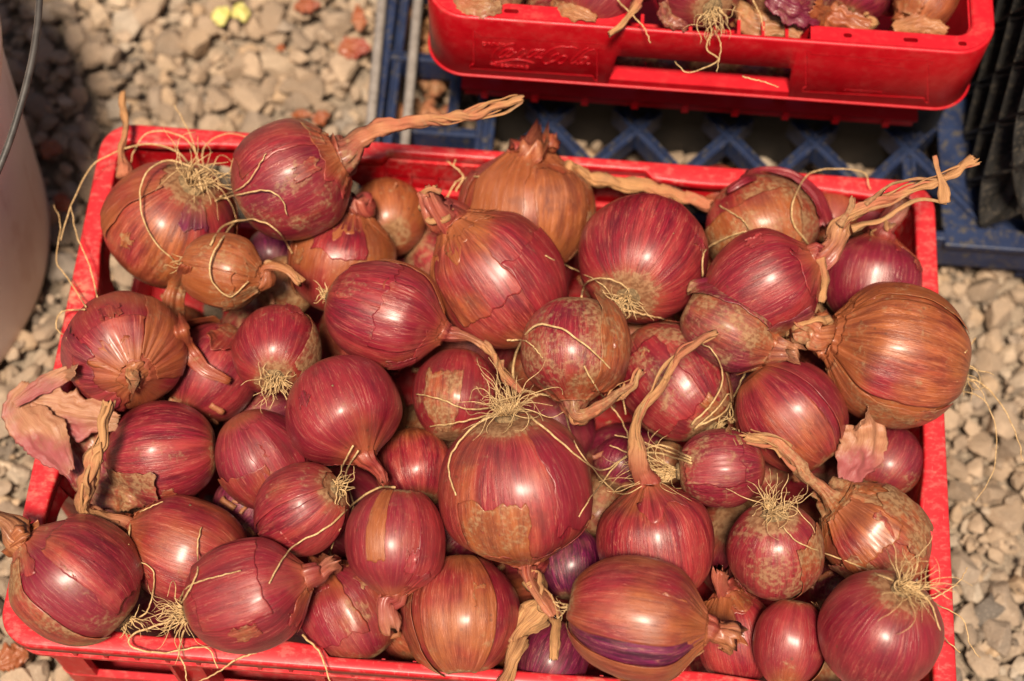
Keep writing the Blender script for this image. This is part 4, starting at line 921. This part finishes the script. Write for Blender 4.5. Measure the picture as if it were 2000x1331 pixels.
for idx, k in enumerate(keys):
    o = ON[k]; o['seed'] = idx*7.31+1.7; rr = random.Random(idx*13+5); A3 = o['A3']
    P3 = TC-A3*(TC@A3)
    if np.linalg.norm(P3) < .15: P3 = -UP-A3*(-UP@A3)
    P3 /= np.linalg.norm(P3); o['P3'] = P3; o['Q3'] = np.cross(A3, P3)
    sc = o['d']/FPX; o['nr'] = o.get('nr', 13)*sc; o.setdefault('neck', 1)
    e = empty('onion', o['c']); tag(e, o['label'], 'onion', o.get('group', 'red onions heaped in the front crate'))
    nt_, nv = (72, 52) if o['b'] > 70 else (56, 40)
    V = []; A = []; tmax = 1.0 if o['neck'] else .999
    ts = [math.sin(R_(-89.6+178*j/(nv-8))) for j in range(nv-8)]
    if o['neck']:
        ts = [t for t in ts if t < .93]+list(np.linspace(.94, tmax, 10))
    for t in ts:
        for a in fan(nt_): V.append(surf(o, a, t)); A.append((math.cos(a), math.sin(a), t))
    m = len(ts); Fc = [(i*nt_+q, i*nt_+(q+1) % nt_, (i+1)*nt_+(q+1) % nt_, (i+1)*nt_+q) for i in range(m-1) for q in range(nt_)]
    Fc += [tuple(range(nt_))[::-1], tuple((m-1)*nt_+q for q in range(nt_))]
    body = mesh('bulb', V, Fc, M_ON, e, attr=A, loc=o['c']); body.color = (*o['col'], 1)
    # neck and dried stem
    if o['neck']:
        base = o['c']+A3*o['am']*1.05; rb = radius(o, .965)
        pts = [o['c']+A3*o['am']*.955, base]
        if 'stem' in o:
            for (x, y, lf) in o['stem']: pts.append(un(x, y, o['d']-lf*.01))
        else:
            nl = o.get('nl', 30)*sc; pts += [base+A3*nl*.5+RT*rr.uniform(-.1, .1)*nl, base+A3*nl+(RT*rr.uniform(-.25, .25)+UP*rr.uniform(-.25, .25))*nl]
        Vn, Fn, An = stem_mesh(np.array(pts), rb*1.01, o.get('tip', 8)*sc, o['seed'], v0=1.0, vk=o.get('vk', 30.), flat=o.get('flat', .6), wob=o.get('wob', .35))
        st = mesh('stem', Vn, Fn, M_ON, e, attr=An, loc=base); st.color = (*o.get('scol', o['col']), 1)
        Ls = np.linalg.norm(np.diff(np.array(pts), axis=0), axis=1).sum()
        if Ls > .022:                              # dried leaf strands twisted round the stem
            Pm = catmull(np.array(pts[1:]), 40); rs = o.get('tip', 8)*sc
            for q in range(6 if Ls > .05 else 3):
                ph = rr.uniform(0, 6); f0, f1 = rr.choice(((0, 22), (3, 30), (10, 36), (14, 40), (20, 40), (25, 40)))
                Q = np.array([Pm[i]+(RT*math.cos(ph+i*.22)+TC*math.sin(ph+i*.22)+UP*math.sin(ph*2+i*.17))*rs*(.75+.5*nz(ph, i*.2, 1)) for i in range(f0, f1)])
                Vn, Fn, An = stem_mesh(Q, rs*rr.uniform(.22, .5), rs*.22, ph, n=10, v0=1.5, vk=20, flat=.5, wob=.6)
                z_ = mesh('leaf_strand', Vn, Fn, M_ON, st, attr=An, loc=Q[0]); z_.color = (.6, rr.choice((.1, .5)), 0, rr.choice((1, .6)))
        for q in range(min(2, o.get('frays', 2)//2)):        # papery fringe where the skins end round the neck
            th = rr.uniform(-120, 120); make_patch(o, st, 'neck_skin', th, th+rr.uniform(60, 160), rr.uniform(.62, .8), .98, .3, (.2, .2, .3, rr.uniform(.1, .5)), (min(1, o['col'][0]+.14), o['col'][1], 0), idx*5+q, rag=.22, n=22)
    # root plate and roots
    if o.get('roots', 0) or o.get('plate', 0):
        pr = o.get('pr', 17)*sc; c = o['c']-A3*o['am']*.965; V = []; n1, n2 = 20, 9
        for i in range(n2+1):
            f = i/n2; 
            for q in range(n1):
                a = 2*math.pi*q/n1; r = pr*math.sin(f*math.pi/2+.02)*(1+.25*nz(math.cos(a)*2+o['seed'], math.sin(a)*2, f*3)); h = math.cos(f*math.pi/2)*pr*.45*(1+.5*nz(math.cos(a)*4, math.sin(a)*4, f*5+o['seed']))-pr*.1
                V.append(c-A3*h+r*(math.cos(a)*o['P3']+math.sin(a)*o['Q3']))
        Fc = [(i*n1+q, i*n1+(q+1) % n1, (i+1)*n1+(q+1) % n1, (i+1)*n1+q) for i in range(n2) for q in range(n1)]+[tuple(range(n1))]
        mesh('root_plate', V, Fc, M_PLATE, e)
        b = MB()
        for q in range(int(o.get('roots', 0)*1.5)):
            a = rr.uniform(0, 6.283); f = rr.random()**.5; side = math.cos(a)*o['P3']+math.sin(a)*o['Q3']
            p = c-A3*pr*.35+side*pr*f*.8; L = o.get('rl', 60)*sc*rr.uniform(.12, 1.15)
            dr = -A3*rr.uniform(.4, 1.)+side*rr.uniform(.3, 1.2)+TC*.35
            if 'rdir' in o: dr = dr+o.get('rk', .9)*(math.cos(R_(o['rdir']))*RT+math.sin(R_(o['rdir']))*UP)
            b.add(*root_strand(p, dr, L, rr.uniform(.65, 1.5)*sc, rr))
        if b.V: b.build('roots', M_ROOT, e, smooth=True)
    if o['b'] > 84 and not o.get('fixed'):
        for q in range(1):          # small scales of dry skin lifting off
            th, v0 = rr.uniform(-75, 60), rr.uniform(-.7, .45); c3 = (min(.9, o['col'][0]+rr.uniform(.05, .28)), min(.5, o['col'][1]+rr.uniform(0, .25)), rr.uniform(0, .2))
            make_patch(o, e, 'skin_scale', th, th+rr.uniform(8, 24), v0, v0+rr.uniform(.15, .42), .3, (rr.uniform(.1, 1.1), .2, .2, rr.uniform(.1, 1.0)), c3, idx*17+q+.5, rag=.07, n=22)
    for q, pc in enumerate(o.get('skins', ())):
        th0, th1, v0, v1, off, lifts, col = pc[:7]
        make_patch(o, e, 'loose_skin', th0, th1, v0, v1, off, lifts, col, idx*11+q, rag=pc[7] if len(pc) > 7 else .06)

# ------------------------------------------------------------------ lower layer of onions in the front crate
def lower_layer():
    protos = [keys.index(k) for k in (3, 6, 34, 44)]
    src = [next(o for o in bpy.data.objects if o.type == 'EMPTY' and o.get('label') == ON[k]['label']) for k in (31, 44, 34, 47, 55)]
    first = {s: s.children[0] for s in src}; n = 0
    top = [(ON[k]['c'], (ON[k]['bm']+ON[k]['am'])/2) for k in keys]
    for i in range(8):
        for j in range(5):
            x = -.19+.054*i+random.uniform(-.008, .008); y = -.115+.0555*j+random.uniform(-.008, .008); r = random.uniform(.024, .029)
            if abs(x) > .222-r: x = math.copysign(.219-r, x)
            if abs(y) > .138-r: y = math.copysign(.135-r, y)
            z = -.045
            while z > GZ+.008+r and any(np.linalg.norm(np.array([x, y, z])-c) < .93*(q+r) for c, q in top): z -= .002
            if any(np.linalg.norm(np.array([x, y, z])-c) < .72*(q+r) for c, q in top): continue
            top.append((np.array([x, y, z]), r))
            s = random.choice(src); so = next(q for q in keys if ON[q]['label'] == s['label']); k = r/ON[so]['bm']
            e = bpy.data.objects.new('onion', None); C.objects.link(e); e.location = (x, y, z); e.scale = (k, k, k); e.rotation_euler = (random.uniform(0, 6), random.uniform(0, 6), random.uniform(0, 6))
            tag(e, 'small onion lying in shadow in the lower layer of the front crate', 'onion', 'onions of the lower layer')
            c = first[s].copy(); C.objects.link(c); c.parent = e; c.color = (random.uniform(-.1, .6), random.uniform(.1, .5), random.uniform(0, .7), 1)
lower_layer()

# ------------------------------------------------------------------ loose strips of skin, dry stems, roots
def ribbon(name, path, widths, col, seed, curl=.3, tw0=0., tw1=0., rag=.25, parent=None, nn=22, alpha=1., mat=None, th=.00025):
    n = 44; P = catmull(np.array(path), n); T = np.gradient(P, axis=0); T /= np.linalg.norm(T, axis=1)[:, None]
    W_ = np.interp(np.linspace(0, 1, n), np.linspace(0, 1, len(widths)), widths)
    V = []; A = []
    for i in range(n):
        s = np.cross(T[i], TC); s /= np.linalg.norm(s); nr = np.cross(s, T[i]); a = R_(tw0+(tw1-tw0)*i/(n-1)); s2 = s*math.cos(a)+nr*math.sin(a); n2 = np.cross(s2, T[i])
        for j in range(nn+1):
            f = j/nn*2-1; w_ = W_[i]*(1+rag*(nz(seed+f*.5, i*.22, 0)+.6*nz(seed, i*.7, f)*abs(f)))
            lift = -curl*W_[i]*f*f+W_[i]*.26*nz(f*2.5+seed, i*.12, 3)+W_[i]*.16*abs(nz(f*4, i*.12, seed))+W_[i]*.04*nz(f*11, i*.4, seed)
            tt = 0
            if i in (0, n-1): tt = W_[i]*.5*nz(f*4, seed, i)
            V.append(P[i]+s2*f*w_+n2*lift+T[i]*tt); A.append((math.cos(f*1.4+seed), math.sin(f*1.4+seed), i/n*.8-.3))
    Fc = [(i*(nn+1)+j, (i+1)*(nn+1)+j, (i+1)*(nn+1)+j+1, i*(nn+1)+j+1) for i in range(n-1) for j in range(nn)]
    o = mesh(name, V, Fc, mat or M_ON, parent, attr=A); o.color = (*col, alpha)
    m = o.modifiers.new('thickness', 'SOLIDIFY'); m.thickness = th*.5; m.offset = 0
    return o
def dp(pts, lift=.0015, zdef=0., n=30): return drapepath(pts, lift, zdef, n)
def mm(*a): return [x*.001 for x in a]
tag(ribbon('onion_skin', dp([(60, 750), (38, 800), (80, 850), (110, 890), (135, 925)], .012, .012), mm(4, 9, 13, 10, 4), (.5, .12, -.1), 3, .25, 20, -25, mat=M_PAPER), 'crumpled pale pink onion skin lying across the left rim', 'onion skin')
tag(ribbon('onion_skin', dp([(40, 782), (100, 800), (165, 815), (232, 822)], .010, .012), mm(4, 11, 11, 4), (.3, .02, .1), 5, .2, -20, 20, .3, mat=M_PAPER), 'shiny purple-pink scrap of skin beside the crumpled one at the left rim', 'onion skin')
tag(ribbon('onion_skin', dp([(28, 790), (70, 760), (115, 735), (148, 722)], .016, .014), mm(2, 5, 4, 3), (.8, .3, .0), 8, .3, 0, 30, mat=M_PAPER), 'small tan curled skin strip pointing at the stub-faced onion', 'onion skin')
tag(ribbon('onion_skin', dp([(130, 850), (170, 900), (220, 945), (290, 985)], .005, .0), mm(10, 16, 14, 6), (.4, .45, .45), 9, .25, 0, -10), 'dirty brown skin flap wrapped below the left rim onions', 'onion skin')
tag(ribbon('onion_skin', dp([(1655, 940), (1672, 900), (1688, 862), (1690, 812)], .016, .01), mm(5, 12, 14, 5), (.75, .0, -.2), 11, .2, 10, -30, .2, mat=M_PAPER), 'thin translucent peach onion skin standing up near the right rim', 'onion skin')
tag(ribbon('onion_skin', dp([(365, 520), (340, 580), (348, 650), (390, 715), (450, 745)], .009, .0), mm(3, 5, 6, 6, 2), (.75, .35, .0), 13, .3, 30, 10, .35), 'long ragged brown skin strip arching round the peeled pink onion', 'onion skin')
tag(ribbon('onion_skin', dp([(1420, 372), (1480, 338), (1545, 345), (1590, 385), (1612, 440)], .012, .0), mm(2, 5, 6, 8, 7), (.02, .1, .2), 15, .3, 50, 20, .2), 'lifted strip of crimson skin arching at the back right rim', 'onion skin')
tag(ribbon('onion_skin', dp([(1375, 780), (1415, 820), (1440, 870)], .002, -.02), mm(4, 6, 3), (.7, .5, .0), 17, .3), 'small tan skin scrap beside the dusty-topped red onion', 'onion skin')
# dry stems that lie on the pile
def dry_stem(pts, r0, r1, lift, label, seed, zdef=0., flat=.7):
    P = dp(pts, lift, zdef, 16); V, Fc, A = stem_mesh(P, r0, r1, seed, flat=flat, wob=.45, v0=1.6, vk=20); o = mesh('dried_stem', V, Fc, M_ON, attr=A); o.color = (.7, .2, 0, 1)
    tag(o, label, 'dried stem', 'loose dry stems')
dry_stem([(1108, 322), (1160, 350), (1230, 362), (1300, 372), (1388, 404)], .0030, .0046, .008, 'long tan dry stem lying behind the round crimson striped onion', 21)
dry_stem([(242, 345), (238, 300), (246, 245), (238, 205), (240, 180)], .0042, .0024, .002, 'upright flat dry stem leaning on the far left corner of the front crate', 23, .014)
dry_stem([(1056, 1190), (1030, 1215), (1005, 1270), (985, 1345)], .0060, .0060, .006, 'thick tan dry stem hanging over the front rim', 25, .005, .6)
dry_stem([(1040, 1130), (1065, 1180), (1085, 1230), (1080, 1290)], .0062, .0030, .003, 'crumpled orange dry leaf base below the largest onion', 27, -.01, .6)
dry_stem([(1265, -20), (1240, 10), (1218, 44), (1190, 68)], .0042, .0026, .004, 'flat tan dry stem lying over the rim of the rear crate', 29, .074)
# the knotted stem over the back right corner is split into several twisted strands
_e = next(o for o in bpy.data.objects if o.type == 'EMPTY' and o.get('label') == ON[15]['label'])
_d0 = ON[15]['d']
for k, (pts, r0, r1, col) in enumerate([
    ([(1664, 448, 1.4), (1720, 430, 1.7), (1790, 392, 1.9), (1850, 396, 2.)], .0024, .0012, (.5, .7, .6, .85)), ([(1640, 440, 1.4), (1662, 410, 1.7), (1664, 388, 1.9)], .0024, .0014, (.7, .6, 0, .4)),
    ([(1690, 400, 1.7), (1740, 362, 2.), (1800, 350, 2.1), (1845, 352, 2.1)], .0022, .0014, (.5, .7, .6, .85)), ([(1845, 396, 2.), (1838, 350, 2.2), (1825, 305, 2.3)], .0030, .0010, (.2, .3, .8, 1.)),
    ([(1600, 505, 1.), (1612, 545, .9), (1604, 590, .5)], .0030, .0016, (.8, .3, 0, .6))]):
    Pq = catmull([un(x, y, _d0-l*.01) for x, y, l in pts], 14); V, Fc, A = stem_mesh(Pq, r0, r1, 40+k, n=14, flat=.5, wob=.6, v0=1.6, vk=20)
    q_ = mesh('leaf_strand', V, Fc, M_ON, _e, attr=A); q_.color = col
# long single roots, draped over the pile
def strand(pts, w=1.7, lift=.0012, zdef=.001, label=None):
    P = drapepath(pts, lift, zdef, 44, 8); P = np.array([p+.0005*np.array([nz(i*.35, w, 1), nz(i*.35, w, 2), nz(i*.35, w, 3)]) for i, p in enumerate(P)])
    V, Fc = tube(P, np.linspace(w, w*.55, len(P))*.00024, 6); return V, Fc
LONG = [
 ('long pale roots looping from the large orange-brown onion over the far left rim', [
  ([(400, 370, 2), (350, 300, 12), (285, 282, 16), (220, 300, 16), (175, 330, 16), (140, 400, 12), (118, 470, 8)], 2.4), ([(405, 365, 2), (385, 305, 12), (370, 260, 16), (340, 205, 18)], 2.2),
  ([(395, 375, 2), (380, 330, 14), (320, 315, 18), (280, 350, 14), (275, 410, 6), (300, 470, 3), (338, 508, 2)], 2.8), ([(400, 360, 2), (375, 285, 14), (330, 258, 16), (285, 262, 14), (260, 300, 8), (255, 330, 2)], 2.2),
  ([(430, 385, 2), (480, 360, 3), (520, 300, 3)], 1.9), ([(420, 392, 2), (480, 378, 4), (520, 372, 4), (550, 390, 2), (560, 420, 1)], 2.4), ([(400, 350, 2), (398, 290, 12), (440, 262, 12), (485, 268, 8)], 2.)]),
 ('thin roots hanging over the left rim above the stub-faced onion', [
  ([(190, 580, 2), (175, 520, 10), (150, 460, 12), (138, 400, 12)], 2.), ([(168, 600, 3), (130, 540, 8), (110, 510, 6), (118, 440, 4), (105, 400, 2)], 1.9), ([(165, 605, 3), (120, 610, 8), (110, 640, 8), (130, 660, 4)], 2.1)]),
 ('stiff root hooped over the small tan onion', [([(410, 480, 3), (440, 440, 8), (500, 430, 10), (545, 455, 8), (570, 495, 4)], 2.8), ([(460, 432, 8), (415, 500, 6), (415, 550, 4), (450, 580, 3), (485, 550, 2)], 2.6)]),
 ('long root strand looping over the soil-dusted onion', [([(1005, 770, 2), (1005, 700, 5), (1040, 640, 5), (1090, 640, 4), (1150, 680, 4), (1205, 740, 4), (1222, 810, 3)], 2.9), ([(990, 665, 2), (1030, 668, 3), (1060, 700, 1)], 2.2), ([(1140, 715, 2), (1170, 765, 3), (1210, 815, 2), (1230, 860, 2)], 2.2)]),
 ('crossing pale roots over the crown of the largest onion', [
  ([(1000, 790, 3), (920, 800, 8), (860, 780, 8), (812, 770, 4)], 2.3), ([(1010, 795, 3), (940, 815, 8), (880, 828, 8), (838, 834, 4)], 2.5), ([(1000, 800, 3), (930, 830, 4), (880, 890, 3), (878, 930, 2), (890, 968, 1)], 2.7),
  ([(1020, 800, 3), (1080, 850, 3), (1140, 900, 2), (1180, 918, 4), (1240, 880, 6)], 2.5), ([(1020, 790, 3), (1060, 770, 5), (1100, 800, 4), (1120, 860, 4), (1155, 912, 4), (1210, 965, 2), (1265, 945, 2)], 2.1), ([(1000, 790, 3), (985, 730, 6), (965, 690, 5), (940, 668, 3)], 2.5), ([(1000, 780, 3), (1030, 765, 6), (1050, 775, 5)], 2.)]),
 ('bundle of long roots sweeping left from the small dusty crimson onion', [
  ([(1350, 905, 3), (1280, 885, 6), (1220, 895, 6), (1170, 950, 5), (1130, 1010, 3)], 2.4), ([(1350, 895, 3), (1290, 870, 7), (1235, 885, 7), (1190, 870, 5)], 2.2), ([(1350, 900, 3), (1300, 880, 7), (1250, 862, 8), (1200, 850, 6)], 2.1)]),
 ('long root strand lying across the crimson onion with the tan streak', [
  ([(770, 952, 2), (735, 955, 4), (690, 985, 4), (640, 1030, 4), (575, 1065, 3), (548, 1100, 2), (525, 1140, 1)], 2.6), ([(700, 880, 4), (675, 930, 6), (690, 990, 4), (660, 1040, 3), (640, 1090, 2), (618, 1140, 2)], 2.1), ([(690, 870, 4), (670, 910, 6), (660, 950, 4), (655, 985, 2)], 2.1)]),
 ('fine roots arching over the glossy red onion near the back right', [([(1372, 540, 2), (1378, 490, 4), (1430, 460, 4), (1475, 450, 2)], 2.1), ([(1405, 402, 2), (1450, 430, 3), (1478, 475, 1)], 1.7), ([(1580, 480, 2), (1548, 430, 4), (1555, 380, 8), (1590, 335, 10), (1680, 335, 6), (1700, 370, 3)], 2.3)]),
 ('roots hanging down the front rim from the glossy striped onion', [
  ([(360, 1230, 3), (350, 1275, 5), (360, 1300, 5), (366, 1345, 4)], 2.3), ([(330, 1215, 4), (260, 1240, 5), (260, 1265, 5), (320, 1275, 4), (400, 1265, 4), (425, 1305, 3)], 2.5), ([(500, 1275, 2), (460, 1290, 5), (430, 1310, 5), (375, 1340, 5)], 2.4), ([(590, 1240, 3), (625, 1275, 5), (640, 1320, 5), (650, 1345, 5)], 2.6),
  ([(255, 1215, 2), (290, 1190, 4), (300, 1120, 3), (270, 1095, 2)], 2.1), ([(345, 1200, 3), (370, 1145, 3), (470, 1115, 2)], 2.1), ([(350, 1190, 3), (385, 1120, 4), (385, 1070, 3), (393, 1030, 2)], 2.3), ([(250, 1065, 2), (262, 1010, 4), (318, 980, 2)], 2.2)]),
 ('long roots trailing over the right rim beside the large deep crimson onion', [
  ([(1745, 1135, 3), (1650, 1095, 4), (1560, 1060, 3), (1530, 1030, 2)], 2.2), ([(1765, 1140, 3), (1815, 1175, 4), (1840, 1240, 3), (1875, 1275, 4)], 2.2), ([(1760, 1130, 3), (1830, 1180, 5), (1880, 1210, 5), (1895, 1260, 0), (1915, 1285, 0)], 1.8), ([(1820, 1170, 4), (1870, 1140, 5), (1890, 1108, 5)], 1.6)]),
 ('fine roots trailing in the air off the very large copper-tan onion', [([(1868, 745, 1), (1910, 745, 8), (1955, 790, 10), (1985, 850, 10), (1998, 900, 10)], 2.), ([(1865, 760, 1), (1920, 780, 8), (1945, 840, 8), (1940, 920, 6), (1905, 980, 2)], 1.5), ([(1884, 690, 2), (1900, 668, 4), (1906, 660, 4)], 2.)]),
 ('long pale roots under the round crimson striped onion', [([(1065, 500, 1), (1130, 530, 3), (1180, 560, 3), (1205, 590, 3), (1260, 600, 2)], 1.5), ([(1135, 580, 3), (1150, 550, 8), (1190, 545, 9), (1225, 565, 6), (1230, 595, 2)], 2.4), ([(1200, 600, 2), (1240, 610, 4), (1300, 625, 2)], 2.6)]),
 ('roots looping round the lower edge of the dusty-topped red onion', [([(1350, 830, 3), (1390, 790, 5), (1412, 740, 5), (1395, 690, 4), (1370, 672, 2)], 2.4), ([(1360, 835, 3), (1410, 810, 5), (1430, 780, 4), (1460, 720, 2)], 2.3), ([(1355, 840, 3), (1400, 800, 5), (1425, 770, 5), (1425, 835, 2)], 2.2)]),
 ('short wiry roots at the red back wall beside the papery onion', [([(890, 375, 2), (905, 345, 6), (885, 325, 6), (872, 315, 4)], 2.6), ([(870, 395, 2), (885, 365, 6), (900, 350, 6), (935, 345, 3)], 2.6), ([(885, 325, 6), (890, 312, 5)], 2.)]),
 ('pale roots hanging below the grip of the rear crate', [([(1392, 55, 3), (1380, 95, 3), (1403, 118, 2), (1345, 142, 2), (1318, 120, 1)], 1.9), ([(1395, 60, 3), (1408, 90, 4), (1400, 140, 2)], 1.6), ([(1205, 0, 4), (1240, 35, 6), (1258, 55, 5), (1270, 84, 4)], 2.2), ([(1450, 150, 1), (1490, 160, 1), (1520, 170, 1)], 1.8), ([(1470, 0, 4), (1485, 30, 5), (1492, 60, 3)], 1.9)]),
]
for q, (lab, ss) in enumerate(LONG):
    Z = .072 if q == len(LONG)-1 else .001
    t = empty('root_strands', un(ss[0][0][0][0], ss[0][0][0][1], .8)); tag(t, lab, 'onion roots')
    for pts, w_ in ss:
        V, Fc = strand(pts, w_, zdef=Z); mesh('root', V, Fc, M_ROOT, t)

# dry leaves and skins lying in the rear crate
for k, (pts, w_, col, lab) in enumerate([
    ([(1432, 20), (1470, 52), (1530, 66), (1562, 82)], (4, 9, 8, 3), (.7, .5, .5), 'dark brown crumpled leaf over the ribbed gap of the rear crate'),
    ([(1296, 12), (1310, 40), (1345, 60)], (3, 6, 3), (.4, .3, .7), 'dark red skin scrap beside the bright magenta onion'),
    ([(1590, 20), (1640, 48), (1700, 62)], (5, 10, 4), (.6, .1, .1), 'orange and crimson crumpled skin in the rear crate'),
    ([(1745, 66), (1790, 56), (1850, 70)], (3, 6, 3), (.9, .1, 0), 'golden brown dry leaf lying along the rear rim'),
    ([(1080, 8), (1120, 30), (1165, 46)], (3, 6, 2), (.8, .4, .2), 'thin brown dry leaf at the left part of the rear crate'),
    ([(885, 8), (930, 22), (980, 22)], (3, 7, 3), (.7, .5, .3), 'dusty brown leaf in the left corner of the rear crate'),
    ([(1500, 0), (1560, 30), (1600, 40)], (5, 9, 4), (.1, .3, .7), 'dark purple skin flap on the dark red onion in the rear crate')]):
    tag(ribbon('dry_leaf', dp([(x, y-9) for x, y in pts], .004, .062), mm(*w_), col, 61+k*4, .3, random.uniform(-20, 20), random.uniform(-20, 20), .4, alpha=(.55 if k in (0, 3, 4, 5) else 1.)), lab, 'dry leaf')
# skin flakes on the gravel and on the pallet
for k, (px, py, z, wd, ln, col, lab) in enumerate([
    (692, 96, GZ+.012, 8, .022, (.85, .0, 0), 'pink-brown onion skin flake on gravel left of the grey rods'), (600, 12, GZ+.012, 6, .018, (.8, .1, 0), 'orange-brown leaf scrap at the top of the gravel'),
    (628, 232, GZ+.012, 5, .012, (.7, .1, 0), 'small brown flake on gravel just behind the rear rim'), (590, 226, GZ+.012, 3, .014, (.8, .3, .2), 'thin dark brown flake beside the small brown one'),
    (98, 292, GZ+.012, 8, .016, (.9, .2, 0), 'orange leaf flake on gravel beside the bucket'), (120, 398, GZ+.012, 6, .016, (.7, .2, 0), 'brown leaf flake between bucket and crate rim'),
    (700, 35, GZ+.012, 5, .02, (.8, .3, .3), 'brown scrap on gravel near the top of the grey rods'), (548, 96, GZ+.012, 3, .006, (.7, .1, 0), 'tiny reddish scrap on the open gravel'),
    (55, 845, GZ+.012, 6, .015, (.9, .5, .2), 'dark brown flake on gravel outside the left rim'), (20, 1290, GZ+.012, 8, .02, (1., .3, 0), 'yellow-brown leaf at the bottom left corner')]):
    c = unz(px, py, z); a = random.uniform(0, 6); d = np.array([math.cos(a), math.sin(a), .15])*ln/2
    tag(ribbon('skin_flake', [c-d, c+[0, 0, .002], c+d], mm(wd*.3, wd, wd*.8, wd*.2), col, 31+k*3, .3, random.uniform(-20, 20), random.uniform(-20, 20), .4), lab, 'skin flake')
def litter():
    b = []
    for k in range(150):
        if k < 85: x, y, z = random.uniform(-.082, -.05), random.uniform(.18, .42), -.112+random.uniform(0, .012)
        elif k < 120: x, y, z = random.uniform(-.19, .2), random.uniform(-.12, .12), GZ+.02
        else: x, y, z = random.uniform(-.04, .24), random.uniform(.21, .5), .035
        a = random.uniform(0, 6); L = random.uniform(.003, .009)
        b.append((np.array([x, y, z]), a, L))
    V = []; Fc = []; A = []
    for c, a, L in b:
        i = len(V); d = np.array([math.cos(a), math.sin(a), random.uniform(-.3, .3)]); e = np.array([-math.sin(a), math.cos(a), random.uniform(-.5, .5)])
        for u in (-1, 0, 1):
            for v in (-1, 0, 1): V.append(c+d*u*L+e*v*L*.5*random.uniform(.6, 1.2)+np.array([0, 0, L*.35*(1-abs(v))*random.uniform(.3, 1)])); A.append((u*.5+a, v*.5+a, 0.))
        Fc += [(i+u*3+v, i+u*3+3+v, i+u*3+4+v, i+u*3+v+1) for u in range(2) for v in range(2)]
    o = mesh('skin_litter', V, Fc, M_ON, attr=A); o.color = (.75, .4, .3, .25)
    m = o.modifiers.new('thickness', 'SOLIDIFY'); m.thickness = .0002
    tag(o, 'loose brown shreds of onion skin scattered in the pallet and crates', 'skin shreds', kind='stuff')
litter()

def crumbs():
    """soil crumbs and shreds of dry skin caught between the onions"""
    V = []; Fc = []; Vs = []; Fs = []; As = []
    for k in range(900):
        px, py = random.uniform(150, 1840), random.uniform(330, 1290)
        d = drape(px, py, 0, -.06); p = un(px, py, d)
        if abs(p[0]) > .215 or abs(p[1]) > .135: continue
        best = min(((np.linalg.norm(p-c)-(b+a)/2, i) for i, (c, b, a, A) in enumerate(SPH)), key=lambda q: abs(q[0]))
        c = SPH[best[1]][0]; n = (p-c)/np.linalg.norm(p-c)
        deep = p[2] < -.012
        if deep or (n[2] > .75 and random.random() < .10):
            r = random.uniform(.0003, .0011)*(1.3 if deep else .7); b0 = len(V)
            R3 = [Vector((random.gauss(0, 1), random.gauss(0, 1), random.gauss(0, 1))).normalized() for _ in range(3)]
            for dx, dy, dz in ((1, 0, 0), (-1, 0, 0), (0, 1, 0), (0, -1, 0), (0, 0, 1), (0, 0, -1)): V.append(p+n*r*.4+np.array([dx, dy, dz])*r*random.uniform(.6, 1.2))
            Fc += [tuple(b0+i for i in f) for f in ((0, 2, 4), (2, 1, 4), (1, 3, 4), (3, 0, 4), (2, 0, 5), (1, 2, 5), (3, 1, 5), (0, 3, 5))]
        if p[2] < -.004 and random.random() < .5:
            L = random.uniform(.0015, .0045); a = random.uniform(0, 6); e1 = math.cos(a)*RT+math.sin(a)*UP+TC*random.uniform(-.5, .5); e2 = np.cross(e1, TC); q0 = p+TC*.003; b0 = len(Vs); bend = random.uniform(-.2, .4)
            for u in range(-2, 3):
                for v in range(-1, 2): Vs.append(q0+e1*u/2*L+e2*v*L*.38*random.uniform(.7, 1.2)+TC*(L*bend*(1-v*v)*.4-L*bend*.25*u*u/4)); As.append((u*.3+a, v*.4+a, u*.1))
            Fs += [(b0+u*3+v, b0+u*3+3+v, b0+u*3+4+v, b0+u*3+v+1) for u in range(4) for v in range(2)]
    tag(mesh('soil_crumbs', V, Fc, M_PLATE, smooth=False), 'crumbs of dry brown soil lying on and between the onions', 'soil', kind='stuff')
    o = mesh('skin_litter', Vs, Fs, M_ON, attr=As); o.color = (.6, .35, .15, .7); m = o.modifiers.new('thickness', 'SOLIDIFY'); m.thickness = .0002
    tag(o, 'shreds of brown papery skin caught in the gaps between the onions', 'skin shreds', kind='stuff')
crumbs()
